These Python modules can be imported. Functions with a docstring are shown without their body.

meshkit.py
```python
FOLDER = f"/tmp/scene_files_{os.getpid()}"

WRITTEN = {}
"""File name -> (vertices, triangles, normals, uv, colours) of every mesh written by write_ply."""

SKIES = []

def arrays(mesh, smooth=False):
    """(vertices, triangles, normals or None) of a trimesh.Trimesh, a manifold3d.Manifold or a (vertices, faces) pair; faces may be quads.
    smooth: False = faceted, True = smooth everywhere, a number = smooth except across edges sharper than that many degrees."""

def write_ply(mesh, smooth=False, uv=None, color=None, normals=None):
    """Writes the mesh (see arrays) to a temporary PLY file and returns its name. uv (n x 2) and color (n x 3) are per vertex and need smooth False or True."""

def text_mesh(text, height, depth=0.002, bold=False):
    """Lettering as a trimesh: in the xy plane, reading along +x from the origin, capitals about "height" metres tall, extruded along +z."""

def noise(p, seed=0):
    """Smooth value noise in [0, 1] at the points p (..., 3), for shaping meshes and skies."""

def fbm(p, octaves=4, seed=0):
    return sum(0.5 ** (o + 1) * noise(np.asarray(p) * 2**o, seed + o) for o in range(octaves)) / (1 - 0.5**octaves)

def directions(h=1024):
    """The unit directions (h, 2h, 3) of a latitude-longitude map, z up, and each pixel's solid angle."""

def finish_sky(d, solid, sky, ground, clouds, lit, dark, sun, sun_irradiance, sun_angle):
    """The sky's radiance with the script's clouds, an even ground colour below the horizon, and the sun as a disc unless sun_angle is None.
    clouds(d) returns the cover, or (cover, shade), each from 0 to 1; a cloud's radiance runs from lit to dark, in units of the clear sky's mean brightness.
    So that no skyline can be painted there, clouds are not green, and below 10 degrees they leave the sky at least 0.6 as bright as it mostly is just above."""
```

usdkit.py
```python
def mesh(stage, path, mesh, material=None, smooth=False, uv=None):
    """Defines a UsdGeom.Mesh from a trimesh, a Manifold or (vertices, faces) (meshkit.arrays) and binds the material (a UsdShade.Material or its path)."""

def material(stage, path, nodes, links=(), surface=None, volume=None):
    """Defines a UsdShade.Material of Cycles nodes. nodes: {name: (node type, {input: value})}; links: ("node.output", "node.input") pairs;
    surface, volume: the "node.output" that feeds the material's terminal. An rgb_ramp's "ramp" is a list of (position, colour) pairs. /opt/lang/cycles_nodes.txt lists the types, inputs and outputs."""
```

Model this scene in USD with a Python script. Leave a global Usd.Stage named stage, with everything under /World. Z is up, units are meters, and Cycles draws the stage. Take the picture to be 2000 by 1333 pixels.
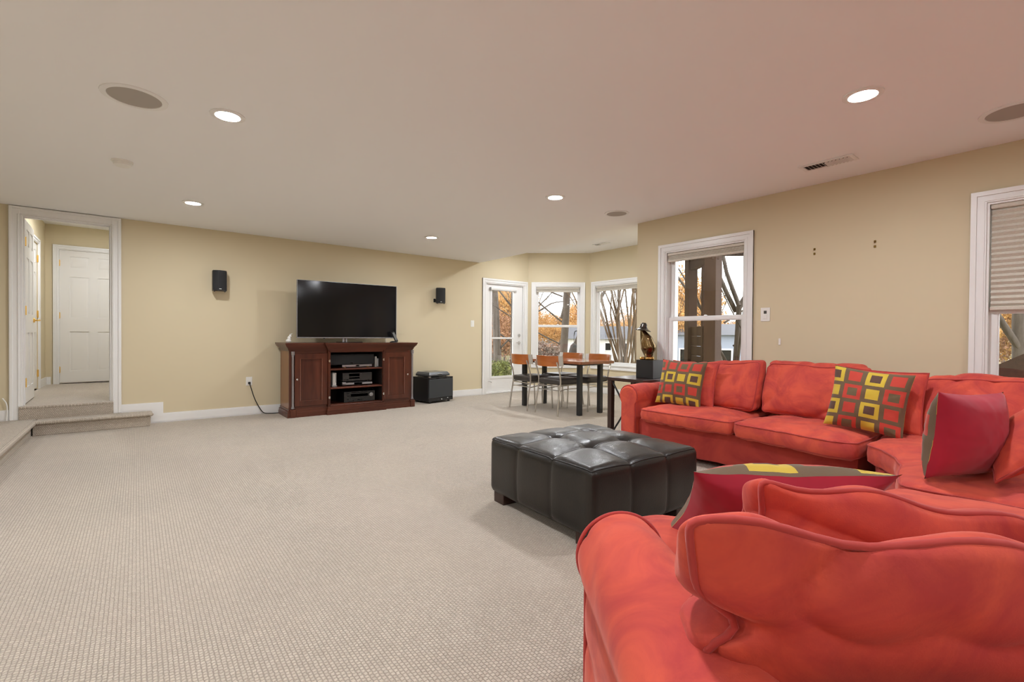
import math, numpy as np, trimesh, manifold3d as m3, shapely.geometry as sg, shapely.ops as so
import usdkit, meshkit
from scipy.spatial import cKDTree
from pxr import Usd, UsdGeom, UsdLux, Gf, Sdf, UsdShade

stage = Usd.Stage.CreateInMemory()
UsdGeom.SetStageUpAxis(stage, 'Z'); UsdGeom.SetStageMetersPerUnit(stage, 1.0)
stage.SetDefaultPrim(UsdGeom.Xform.Define(stage, '/World').GetPrim())
UsdGeom.Scope.Define(stage, '/World/Looks')
A_ = np.array

# ------------------------------------------------------------------ camera, sky, sun, exposure
YAW, PITCH, ROLL, FPX, CAMZ = 0.670529, -0.010594, 0.007548, 924.15, 1.094
_f = A_([math.sin(YAW) * math.cos(PITCH), math.cos(YAW) * math.cos(PITCH), math.sin(PITCH)])
_r = np.cross(_f, [0, 0, 1.]); _r /= np.linalg.norm(_r); _u = np.cross(_r, _f)
_c, _s = math.cos(ROLL), math.sin(ROLL)
_R, _U = _c * _r + _s * _u, -_s * _r + _c * _u
cam = UsdGeom.Camera.Define(stage, '/World/camera')
cam.AddTransformOp().Set(Gf.Matrix4d(*_R, 0, *_U, 0, *(-_f), 0, 0, 0, CAMZ, 1))
cam.CreateHorizontalApertureAttr(36.0); cam.CreateFocalLengthAttr(FPX / 2000 * 36)
cam.CreateExposureAttr(1.05)
SKY = UsdLux.DomeLight.Define(stage, '/World/sky'); SKY.CreateIntensityAttr(0.62); SKY.CreateColorAttr(Gf.Vec3f(1.0, 0.985, 0.985))
SUN = UsdLux.DistantLight.Define(stage, '/World/sun'); SUN.CreateIntensityAttr(2.2); SUN.CreateAngleAttr(0.6); SUN.CreateColorAttr(Gf.Vec3f(1.0, 0.62, 0.30))
SUN.AddRotateXYZOp().Set(Gf.Vec3f(78, 0, -22))      # low evening sun behind the house
LAMP = 275.0                                          # emission of the ceiling downlights

# ------------------------------------------------------------------ helpers: naming
USED, ORG = set(), {}
def numbered(path):
    p, k = path, 0
    while p in USED:
        k += 1; p = f'{path}_{k:03d}'
    USED.add(p); return p
def tag(prim, label=None, cat=None, group=None, kind=None):
    for k, v in (('label', label), ('category', cat), ('group', group), ('kind', kind)):
        if v: prim.SetCustomDataByKey(k, v)
    return prim
def path_of(parent): return '/World' if parent is None else str(parent.GetPath())
def origin(path):
    while path and path != '/World':
        if path in ORG: return ORG[path]
        path = path.rsplit('/', 1)[0]
    return np.zeros(3)
def thing(name, label=None, cat=None, loc=(0, 0, 0), rotz=0.0, group=None, kind=None, origin_world=True):
    """Xform at the thing's base; parts are then given in world coordinates (origin_world) or in its own."""
    p = numbered('/World/' + name); x = UsdGeom.Xform.Define(stage, p)
    x.AddTranslateOp().Set(Gf.Vec3d(*map(float, loc))); x.AddRotateZOp().Set(float(rotz))
    if origin_world: ORG[p] = A_(loc, float)
    return tag(x.GetPrim(), label, cat, group, kind)
def obj(name, mesh, mat, parent=None, smooth=35, label=None, cat=None, group=None, kind=None, uv=None):
    p = numbered(path_of(parent) + '/' + name)
    if isinstance(mesh, list): mesh = trimesh.util.concatenate(mesh)
    if isinstance(mesh, tuple): v, f = A_(mesh[0], float), A_(mesh[1], int)
    elif hasattr(mesh, 'to_mesh'):
        q = mesh.to_mesh(); v, f = A_(q.vert_properties[:, :3], float), A_(q.tri_verts)
    else: v, f = A_(mesh.vertices, float), A_(mesh.faces)
    v = v - origin(p)
    m = usdkit.mesh(stage, p, trimesh.Trimesh(v, f, process=False) if f.shape[1] == 3 else (v, f), mat, smooth=smooth, uv=uv)
    return tag(m.GetPrim(), label, cat, group, kind)
def dup(root, loc, rotz=0.0, label=None, cat=None, group=None, scale=None):
    was = root.GetCustomData(); p = numbered('/World/' + root.GetName().rsplit('_0', 1)[0])
    x = UsdGeom.Xform.Define(stage, p); x.GetPrim().GetReferences().AddInternalReference(root.GetPath())
    x.ClearXformOpOrder(); x.AddTranslateOp().Set(Gf.Vec3d(*map(float, loc))); x.AddRotateZOp().Set(float(rotz))
    if scale: x.AddScaleOp().Set(Gf.Vec3f(*map(float, scale)))
    x.GetPrim().SetInstanceable(True)
    return tag(x.GetPrim(), label or was.get('label'), cat or was.get('category'), group or was.get('group'))

# ------------------------------------------------------------------ helpers: shapes
T = trimesh
def cat_(*ms): return trimesh.util.concatenate([m for m in ms])
def bx(x0, x1, y0, y1, z0, z1, b=0.0):
    lo, hi = np.minimum([x0, y0, z0], [x1, y1, z1]).astype(float), np.maximum([x0, y0, z0], [x1, y1, z1]).astype(float)
    if b <= 0:
        m = T.creation.box(hi - lo); m.apply_translation((hi + lo) / 2); return m
    b = min(b, *((hi - lo) * 0.45)); pts = []
    for i in np.ndindex(2, 2, 2):
        c, s = np.where(i, hi, lo), np.where(i, -1, 1)
        for k in range(3):
            q = c + s * b; q[k] = c[k]; pts.append(q)
    return T.convex.convex_hull(A_(pts))
def tube(pts, r, n=8, closed=False, caps=True):
    p = A_(pts, float); r = np.broadcast_to(r, (len(p),))
    t = (np.roll(p, -1, 0) - np.roll(p, 1, 0)) if closed else np.gradient(p, axis=0)
    t /= np.linalg.norm(t, axis=1, keepdims=True) + 1e-12
    a = np.cross(t[0], [0, 0, 1.] if abs(t[0][2]) < .9 else [1., 0, 0]); a /= np.linalg.norm(a); fr = []
    for k in range(len(p)):
        a = a - t[k] * (a @ t[k]); a /= np.linalg.norm(a) + 1e-12; fr.append((a, np.cross(t[k], a)))
    ang = np.arange(n) * 2 * np.pi / n
    v = A_([p[k] + r[k] * (np.cos(ang)[:, None] * fr[k][0] + np.sin(ang)[:, None] * fr[k][1]) for k in range(len(p))]).reshape(-1, 3)
    f = []; m = len(p)
    for k in range(m if closed else m - 1):
        k2 = (k + 1) % m
        for j in range(n):
            j2 = (j + 1) % n; a0, a1, b0, b1 = k * n + j, k * n + j2, k2 * n + j, k2 * n + j2
            f += [[a0, a1, b1], [a0, b1, b0]]
    if caps and not closed:
        v = np.vstack([v, p[0], p[-1]]); c0, c1 = len(v) - 2, len(v) - 1
        for j in range(n):
            j2 = (j + 1) % n; f += [[c0, j2, j], [c1, (m - 1) * n + j, (m - 1) * n + j2]]
    return T.Trimesh(v, f, process=False)
def bez(*P, n=14):
    P = A_(P, float); t = np.linspace(0, 1, n)[:, None]
    if len(P) == 3: return (1 - t) ** 2 * P[0] + 2 * t * (1 - t) * P[1] + t ** 2 * P[2]
    return (1 - t) ** 3 * P[0] + 3 * t * (1 - t) ** 2 * P[1] + 3 * t * t * (1 - t) * P[2] + t ** 3 * P[3]
def smoothpath(P, n=8):
    """Catmull-Rom through the points."""
    P = A_(P, float); Q = np.vstack([2 * P[0] - P[1], P, 2 * P[-1] - P[-2]]); out = []
    for k in range(1, len(Q) - 2):
        for t in np.linspace(0, 1, n, endpoint=False):
            a, b, c, d = Q[k - 1:k + 3]
            out.append(.5 * (2 * b + (c - a) * t + (2 * a - 5 * b + 4 * c - d) * t * t + (3 * b - a - 3 * c + d) * t ** 3))
    return A_(out + [P[-1]])
def lathe(prof, n=24, loc=(0, 0, 0)):
    m = T.creation.revolve(A_(prof, float), sections=n); m.apply_translation(loc); return m
def cyl(p0, p1, r, n=16): return tube([p0, p1], r, n)
def disc(c, r, h, n=32):
    m = T.creation.cylinder(r, h, sections=n); m.apply_translation(c); return m
def ext(poly, h):
    return T.creation.extrude_polygon(poly, h, engine='earcut' if 0 else None) if 0 else T.creation.extrude_polygon(poly, h)
class Frame:
    """A wall's frame: u along it, z up, d out of the room."""
    def __init__(s, p0, p1, side=1):
        s.p = A_(p0, float); v = A_(p1, float) - s.p; s.len = np.linalg.norm(v); s.u = v / s.len; s.d = A_([-s.u[1], s.u[0]]) * side
    def pt(s, u, d, z): q = s.p + s.u * u + s.d * d; return A_([q[0], q[1], z])
    def put(s, m):
        """mesh given in (u, d, z)"""
        v = A_(m.vertices); w = s.p + v[:, :1] * s.u + v[:, 1:2] * s.d
        f = A_(m.faces)
        if s.u[0] * s.d[1] - s.u[1] * s.d[0] < 0: f = f[:, ::-1]
        return T.Trimesh(np.column_stack([w, v[:, 2]]), f, process=False)
    def box(s, u0, u1, d0, d1, z0, z1, b=0.0): return s.put(bx(u0, u1, d0, d1, z0, z1, b))
    def slab(s, poly, d0, d1):
        m = ext(poly, abs(d1 - d0)); v = A_(m.vertices)
        return s.put(T.Trimesh(np.column_stack([v[:, 0], v[:, 2] + min(d0, d1), v[:, 1]]), A_(m.faces)[:, ::-1], process=False))
def ring(u0, u1, z0, z1, w):
    return sg.box(u0 - w, z0 - w, u1 + w, z1 + w).difference(sg.box(u0, z0, u1, z1))

def cube_grid(nx, ny, nz):
    V, F, o = [], [], 0
    def face(axis, sgn, na, nb):
        nonlocal o
        a, b = np.meshgrid(np.linspace(-1, 1, na + 1), np.linspace(-1, 1, nb + 1), indexing='ij')
        P = np.empty(a.shape + (3,)); i, j = [k for k in range(3) if k != axis]
        P[..., axis], P[..., i], P[..., j] = sgn, a, b
        idx = np.arange(a.size).reshape(a.shape) + o
        q = np.stack([idx[:-1, :-1], idx[1:, :-1], idx[1:, 1:], idx[:-1, 1:]], -1).reshape(-1, 4)
        if (sgn < 0) ^ (axis == 1): q = q[:, ::-1]
        V.append(P.reshape(-1, 3)); F.append(q); o += a.size
    n = (nx, ny, nz)
    for ax in range(3):
        i, j = [k for k in range(3) if k != ax]
        for sgn in (-1, 1): face(ax, sgn, n[i], n[j])
    V, F = np.vstack(V), np.vstack(F)
    u, inv = np.unique(np.round(V, 6), axis=0, return_inverse=True)
    F = inv.reshape(-1)[F]; F = np.vstack([F[:, [0, 1, 2]], F[:, [0, 2, 3]]])
    return u, F
def soft(P, half, r, bulge=(0, 0, 0)):
    """unit-cube points -> rounded, bulging box (still centred, in metres)"""
    h = A_(half, float); X = P * h; inner = np.clip(X, -(h - r), h - r); d = X - inner
    L = np.linalg.norm(d, axis=1, keepdims=True); X = np.where(L > 1e-9, inner + d / np.maximum(L, 1e-9) * r, X)
    U = X / h
    for k in range(3):
        i, j = [q for q in range(3) if q != k]
        X[:, k] += bulge[k] * U[:, k] * np.clip(1 - U[:, i] ** 2, 0, 1) * np.clip(1 - U[:, j] ** 2, 0, 1)
    return X
def trilin(U, C):
    """U in [-1,1]^3, C[(i,j,k)] the eight corners"""
    t = (U + 1) / 2; out = 0
    for i, j, k in np.ndindex(2, 2, 2):
        w = (t[:, 0] if i else 1 - t[:, 0]) * (t[:, 1] if j else 1 - t[:, 1]) * (t[:, 2] if k else 1 - t[:, 2])
        out = out + w[:, None] * A_(C[i, j, k], float)
    return out
def wrinkle(v, f, amp, freq, seed, stretch=(1, 1, 1)):
    m = T.Trimesh(v, f, process=False); n = A_(m.vertex_normals)
    q = v * A_(stretch); h = meshkit.fbm(q * freq, 3, seed) - .5
    w = q + .12 * np.column_stack([meshkit.fbm(q * 3 + 5.1 * k, 2, seed + k) - .5 for k in range(3)])
    fold = np.clip(1 - np.abs(2 * meshkit.fbm(w * freq * .8 + 3.7, 2, seed + 9) - 1) * 3.2, 0, 1) ** 2     # narrow creases
    return v + n * (h * amp * 2 - fold * amp * 1.3)[:, None]
def cushion(name, parent, C, half, r, bulge, mat, pipmat, n=(28, 22, 8), amp=.006, freq=5., seed=0, pip=(1, -1), pr=.006, warp=None, label=None, stretch=(1, 1, 1)):
    """Boxed cushion. axes: 0 across, 1 up, 2 depth (rear = -1, front = +1); piping round the front and rear rims as sub-part."""
    def fn(P):
        X = soft(P, half, r, bulge) / A_(half)
        W = trilin(X, C)
        return warp(W, X) if warp else W
    P, F = cube_grid(*n); v = fn(P)
    m = T.Trimesh(v, F, process=False)
    if m.volume < 0: F = F[:, ::-1]
    v2 = wrinkle(v, F, amp, freq, seed, stretch); tree = cKDTree(v)
    o = obj(name, (v2, F), mat, parent, smooth=True, label=label)
    k = 22; e = np.linspace(-1, 1, k, endpoint=False); one = np.ones(k); rims = []
    for s in pip:
        path = np.vstack([np.column_stack([e, -one, s * one]), np.column_stack([one, e, s * one]), np.column_stack([-e, one, s * one]), np.column_stack([-one, -e, s * one])])
        q = fn(path); dd, ii = tree.query(q, k=3); w = 1 / (dd + 1e-4); w /= w.sum(1, keepdims=True)
        q = q + ((v2 - v)[ii] * w[..., None]).sum(1)
        for _ in range(2): q = (np.roll(q, 1, 0) + 2 * q + np.roll(q, -1, 0)) / 4
        rims.append(tube(q, pr, 6, closed=True))
    if rims: obj('piping', rims, pipmat, o, smooth=True)
    return o
def resample(P, n):
    P = A_(P, float); Q = np.vstack([P, P[:1]]); L = np.r_[0, np.cumsum(np.linalg.norm(np.diff(Q, axis=0), axis=1))]
    t = np.linspace(0, L[-1], n, endpoint=False); return np.column_stack([np.interp(t, L, Q[:, k]) for k in range(P.shape[1])])
def plan_cushion(name, parent, poly, z0, z1, mat, pipmat, r=.045, crown=.03, n=120, amp=.004, freq=5, seed=0, pr=.005, c=None):
    """Seat cushion over a plan outline: rounded boxing, crowned top, piping along the upper and lower seams."""
    g = sg.Polygon(poly).buffer(-.05).buffer(.05); P = resample(A_(g.exterior.coords)[:-1], n)
    if sg.Polygon(P).exterior.is_ccw is False: P = P[::-1]
    t = np.roll(P, -1, 0) - np.roll(P, 1, 0); t /= np.linalg.norm(t, axis=1, keepdims=True); nrm = np.column_stack([-t[:, 1], t[:, 0]])
    c = P.mean(0) if c is None else A_(c); rings = []
    for a in np.linspace(0, np.pi / 2, 4): rings.append((P + nrm * r * (1 - math.sin(a)), z0 + r * .6 * (1 - math.cos(a)) * 0 + (r * .6) * (1 - math.cos(a)) if 0 else z0 + r * .6 * math.sin(a)))
    rings.append((P - nrm * .008, (z0 + z1) / 2))
    for a in np.linspace(0, np.pi / 2, 5): rings.append((P + nrm * r * (1 - math.cos(a)), z1 - r * .7 + r * .7 * math.sin(a)))
    Q = P + nrm * r
    for q in np.linspace(0.08, .98, 12):
        rings.append((Q + (c - Q) * q, z1 + crown * (1 - (1 - q) ** 3)))
    V = [np.column_stack([R, np.full(len(R), z)]) for R, z in rings]; m = len(P); F = []
    V = np.vstack(V + [A_([[*c, z1 + crown]]), A_([[*c, z0]])]); top, bot = len(V) - 2, len(V) - 1
    for k in range(len(rings) - 1):
        for j in range(m):
            j2 = (j + 1) % m; a, b, d, e = k * m + j, k * m + j2, (k + 1) * m + j, (k + 1) * m + j2; F += [[a, b, e], [a, e, d]]
    for j in range(m):
        j2 = (j + 1) % m; F += [[(len(rings) - 1) * m + j, (len(rings) - 1) * m + j2, top], [j2, j, bot]]
    F = A_(F); v2 = wrinkle(V, F, amp, freq, seed)
    o = obj(name, (v2, F), mat, parent, smooth=True)
    k0, k1 = 2, 6
    obj('piping', [tube(v2[6 * m:7 * m] , pr, 6, closed=True), tube(v2[2 * m:3 * m], pr, 6, closed=True)], pipmat, o, smooth=True)
    return o
def loft(poly, frames, n=96, caps=True):
    """Sweep a closed plan (a list of 2-D points) through frames (origin, x axis, y axis, scale)."""
    P = resample(poly, n); c = P.mean(0)
    V = np.vstack([A_(o) + ((P - c) * s + c)[:, :1] * A_(x) + ((P - c) * s + c)[:, 1:] * A_(y) for o, x, y, s in frames]); F = []
    for k in range(len(frames) - 1):
        for j in range(n):
            j2 = (j + 1) % n; a, b, d, e = k * n + j, k * n + j2, (k + 1) * n + j, (k + 1) * n + j2; F += [[a, b, e], [a, e, d]]
    if caps:
        _, tri = T.creation.triangulate_polygon(sg.Polygon(P)), None
        vv, tt = _
        idx = cKDTree(P).query(vv)[1]; tt = idx[tt]
        F += [list(x[::-1]) for x in tt] + [list(x + (len(frames) - 1) * n) for x in tt]
    m = T.Trimesh(V, A_(F), process=False)
    if m.volume < 0: m.invert()
    return m
def throw_pillow(name, label, cat, center, right, up, a, b, th, frontmat, backmat, seed=0, group=None, pip=None, amp=.008, n=36, k=.07):
    """Knife-edge pillow: two bulging panels, pinched corners. right/up are unit vectors seen from the front."""
    rgt, up = A_(right, float), A_(up, float); rgt /= np.linalg.norm(rgt); up = up - rgt * (up @ rgt); up /= np.linalg.norm(up); fw = np.cross(rgt, up)
    u, v = np.meshgrid(np.linspace(-1, 1, n + 1), np.linspace(-1, 1, n + 1), indexing='ij'); u, v = u.ravel(), v.ravel()
    x = a * u * (1 - k * (1 - v * v)); y = b * v * (1 - k * (1 - u * u))
    prof = (np.clip(1 - u * u, 0, 1) * np.clip(1 - v * v, 0, 1)) ** .5
    idx = np.arange((n + 1) ** 2).reshape(n + 1, n + 1)
    q = np.stack([idx[:-1, :-1], idx[1:, :-1], idx[1:, 1:], idx[:-1, 1:]], -1).reshape(-1, 4); F = np.vstack([q[:, [0, 1, 2]], q[:, [0, 2, 3]]])
    nz = (meshkit.fbm(np.column_stack([u * 2.2, v * 2.2, u * 0 + seed * 7.3]), 3, seed) - .5)
    rad = meshkit.fbm(np.column_stack([np.arctan2(v, u) * 5, u * 0, u * 0 + seed]), 2, seed + 3) - .5
    ctr = A_(center, float); base = ctr - up * b
    t = thing(name, label, cat, base, 0, group)
    edge = np.clip(np.maximum(np.abs(u), np.abs(v)), 0, 1) ** 3
    for s, nm, mt in ((1, 'front_panel', frontmat), (-1, 'back_panel', backmat)):
        z = s * th * prof + (nz * amp * 3 + rad * amp * 2.5 * edge) * prof * s + (nz * .02) * (1 - prof) * edge
        V = ctr + x[:, None] * rgt + y[:, None] * up + z[:, None] * fw
        obj(nm, T.Trimesh(V, F if s > 0 else F[:, ::-1], process=False), mt, t, smooth=True, uv=np.column_stack([(u + 1) / 2, (v + 1) / 2]))
    if pip:
        e = np.linspace(-1, 1, 24, endpoint=False); o1 = np.ones(24)
        pu, pv = np.r_[e, o1, -e, -o1], np.r_[-o1, e, o1, -e]
        zz = (meshkit.fbm(np.column_stack([pu * 2.2, pv * 2.2, pu * 0 + seed * 7.3]), 3, seed) - .5) * .02
        pts = ctr + (a * pu * (1 - k * (1 - pv * pv)))[:, None] * rgt + (b * pv * (1 - k * (1 - pu * pu)))[:, None] * up + zz[:, None] * fw
        obj('piping', tube(pts, .006, 6, closed=True), pip, t, smooth=True)
    return t

# ------------------------------------------------------------------ helpers: materials
def look(name, nodes, links, surface='p.BSDF'): return usdkit.material(stage, '/World/Looks/' + name, nodes, links, surface=surface)
def M(name, col, rough=.5, col2=None, scale=8., stretch=(1, 1, 1), detail=4., lo=.35, hi=.65, bump=None, distort=0., coord='object', **kw):
    """Principled material; col2 mixes in by noise; bump = (scale, strength, distance)."""
    nd = {'p': ('principled_bsdf', {'base_color': col, 'roughness': rough, **kw})}; ln = []
    if col2 is not None or bump:
        nd['tc'] = ('geometry', {}) if coord == 'position' else ('texture_coordinate', {})
        src = 'tc.position' if coord == 'position' else 'tc.object'
    if col2 is not None:
        nd['mp'] = ('mapping', {'scale': stretch}); nd['n'] = ('noise_texture', {'scale': scale, 'detail': detail, 'roughness': .6, 'distortion': distort})
        nd['r'] = ('rgb_ramp', {'ramp': [(lo, col), (hi, col2)]})
        ln += [(src, 'mp.vector'), ('mp.vector', 'n.vector'), ('n.fac', 'r.fac'), ('r.color', 'p.base_color')]
    if bump:
        nd['bm'] = ('mapping', {'scale': stretch if len(bump) < 4 else bump[3]}); nd['bn'] = ('noise_texture', {'scale': bump[0], 'detail': 4.}); nd['b'] = ('bump', {'strength': bump[1], 'distance': bump[2]})
        ln += [(src, 'bm.vector'), ('bm.vector', 'bn.vector'), ('bn.fac', 'b.height'), ('b.normal', 'p.normal')]
    return look(name, nd, ln)
# ------------------------------------------------------------------ materials
WALL = M('wall_paint', (.665, .575, .395), .75, bump=(180., .05, .002), coord='position')
CEIL = M('ceiling_paint', (.90, .90, .905), .9)
TRIM = M('trim_paint', (.83, .825, .815), .35)
DOORP = M('door_paint', (.80, .785, .76), .4)
PLASTIC = M('white_plastic', (.82, .81, .77), .4)
BLACKP = M('black_plastic', (.012, .012, .013), .4)
BRASS = M('brass', (.93, .62, .17), .38, metallic=1.0)
STEEL = M('brushed_steel', (.60, .58, .55), .32, metallic=1.0)
CHROME = M('satin_nickel', (.72, .71, .69), .2, metallic=1.0)
SATIN = M('satin_silver', (.62, .61, .59), .4, metallic=.5)
BLACKM = M('black_metal', (.02, .021, .023), .38)
CHERRY = M('cherry_wood', (.115, .030, .014), .28, (.045, .011, .006), 7., (1, 1, .12), 6., .3, .7, distort=.6)
CHERRYX = M('cherry_wood_lengthwise', (.115, .030, .014), .28, (.05, .012, .006), 7., (.12, 1, 1), 6., .3, .7, distort=.6)
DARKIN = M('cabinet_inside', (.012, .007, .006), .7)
HONEY = M('honey_plywood', (.52, .17, .045), .22, (.36, .095, .022), 9., (1, .15, 1), 5., .3, .7, distort=.8)
TABLEW = M('table_wood', (.33, .135, .07), .12, (.24, .09, .045), 8., (1, .15, 1), 5., .3, .7, distort=.7, coat_weight=.6, coat_roughness=.08)
ESPRESSO = M('espresso_wood', (.035, .016, .012), .25)
LEATHER = M('black_leather', (.0095, .0085, .0075), .36, (.018, .014, .011), 5., bump=(140., .22, .003), specular_ior_level=.42, coat_weight=.08, coat_roughness=.2)
LSEAM = M('leather_seam', (.006, .006, .006), .45)
SEATLEA = M('charcoal_vinyl', (.040, .034, .031), .38, (.055, .048, .044), 6.)
SUEDE = M('red_suede', (.63, .086, .046), .85, (.43, .040, .036), 4.6, (1, 1, 1), 6., .38, .66, bump=(300., .12, .002), distort=1.2, sheen_weight=.28, sheen_tint=(1., .50, .42), sheen_roughness=.35, coord='position')
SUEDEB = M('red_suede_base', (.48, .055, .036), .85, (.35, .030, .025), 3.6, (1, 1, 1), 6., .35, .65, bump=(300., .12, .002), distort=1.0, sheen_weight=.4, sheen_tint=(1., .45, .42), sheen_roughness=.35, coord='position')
PIPE = M('red_piping', (.40, .035, .028), .8, sheen_weight=.3, sheen_tint=(1., .5, .5))
CRIMSON = M('crimson_cotton', (.40, .010, .032), .9, (.31, .006, .026), 4., sheen_weight=.2)
def carpet(name, swap=None, dark=1.0):
    nd = {'g': ('geometry', {}), 's': ('separate_xyz', {}), 'c': ('combine_xyz', {}),
          'b': ('brick_texture', {'color1': (.585, .515, .43), 'color2': (.50, .437, .362), 'mortar': (.37, .315, .255), 'scale': 1.0, 'mortar_size': .0030, 'mortar_smooth': 1.0, 'brick_width': .0155, 'row_height': .0140, 'offset': .5}),
          'dn': ('noise_texture', {'scale': 75., 'detail': 1.}), 'ds': ('vector_math', {'math_type': 'multiply_add', 'vector2': (.007, .007, .007)}),
          'n': ('noise_texture', {'scale': 1.1, 'detail': 3.}), 'r': ('rgb_ramp', {'ramp': [(.3, (.93, .93, .93)), (.7, (1.05, 1.04, 1.03))]}),
          'w': ('noise_texture', {'scale': 260., 'detail': 2.}), 'mu': ('mix_color', {'blend_type': 'multiply', 'fac': 1.0, 'use_clamp': False}),
          'iv': ('invert', {'fac': 1.0}), 'ad': ('math', {'math_type': 'multiply_add', 'value2': .35}), 'bp': ('bump', {'strength': .6, 'distance': .005}),
          'p': ('principled_bsdf', {'roughness': .95, 'sheen_weight': .15})}
    a, b = swap or ('y', 'x')
    ln = [('g.position', 'dn.vector'), ('dn.color', 'ds.vector1'), ('g.position', 'ds.vector3'), ('ds.vector', 's.vector'), (f's.{a}', 'c.x'), (f's.{b}', 'c.y'), ('c.vector', 'b.vector'), ('g.position', 'n.vector'), ('n.fac', 'r.fac'),
          ('b.color', 'mu.a'), ('r.color', 'mu.b'), ('mu.result', 'p.base_color'), ('g.position', 'w.vector'), ('b.fac', 'iv.color'), ('w.fac', 'ad.value1'), ('iv.color', 'ad.value3'),
          ('ad.value', 'bp.height'), ('bp.normal', 'p.normal')]
    return look(name, nd, ln)
CARPET = carpet('loop_carpet'); RISER = carpet('loop_carpet_riser', ('x', 'z')); RISERY = carpet('loop_carpet_side', ('y', 'z'))
def glass(name, tint, ior=1.45):
    return look(name, {'t': ('transparent_bsdf', {'color': tint}), 'g': ('glossy_bsdf', {'color': (1, 1, 1), 'roughness': .0}), 'f': ('fresnel', {'IOR': ior}), 'm': ('mix_closure', {})},
                [('f.fac', 'm.fac'), ('t.BSDF', 'm.closure1'), ('g.BSDF', 'm.closure2')], 'm.closure')
GLASS = glass('window_glass', (.97, .98, .98))
SCREEN = M('tv_screen', (.006, .006, .007), .10, specular_ior_level=.35)
def emit(name, col, s): return look(name, {'e': ('emission', {'color': col, 'strength': s})}, [], 'e.emission')
LENS = emit('downlight_lens', (.955, .985, 1.03), LAMP)
FABRIC = M('shade_fabric', (.70, .655, .575), .9, (.60, .555, .48), 60., (1, 1, 8), 4., .35, .65)
GRILLE = M('speaker_grille', (.42, .385, .345), .8)
BROWNW = M('deck_timber', (.105, .062, .045), .8, (.075, .043, .032), 6., (1, 1, .2), 5., coord='object')

# ------------------------------------------------------------------ the setting
CH, BH, YT, XR, HF = 2.44, 2.75, 7.22, 4.66, .30      # ceiling, bay ceiling, back wall, right wall, hall floor
BAY = [(4.95, 3.50), (5.36, 3.57), (7.05, 4.75), (7.05, 6.42), (6.13, 7.22)]
def S(name, mesh, mat, parent=None, **k): return obj(name, mesh, mat, parent, kind=None if parent else 'structure', **k)
def up(poly, z0, z1):
    m = ext(sg.Polygon(poly) if isinstance(poly, list) else poly, z1 - z0); m.apply_translation((0, 0, z0)); return m
S('floor', up([(-3.4, -3.6), (4.9, -3.6), (4.9, 3.49)] + BAY + [(-3.4, 7.22)], -.12, 0), CARPET)
S('ceiling', up([(-3.4, -3.6), (4.95, -3.6), (4.95, 7.22), (-3.4, 7.22)], CH, BH + .1), CEIL)
S('ceiling_bay', up([(4.95, 3.4)] + BAY[1:] + [(4.95, 7.22)], BH, BH + .1), CEIL)
FB, FR = Frame((0, YT), (1, YT), 1), Frame((XR, 0), (XR, 1), -1)
FBL, FBF = Frame(BAY[4], BAY[3], 1), Frame(BAY[3], BAY[2], 1)
FBR, FBS = Frame(BAY[2], BAY[1], 1), Frame(BAY[1], BAY[0], 1)
EXD = (5.10, 6.02, 0, 2.085)                            # opening of the glazed door
HD = (-.972, -.228, HF, 2.355)                          # opening of the hall doorway
W1, W2 = (2.215, 3.11, .52, 2.05), (-.42, .54, .52, 2.05)
WB, WF = (.145, 1.048, .545, 2.09), (.135, 1.53, .545, 2.09)
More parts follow.
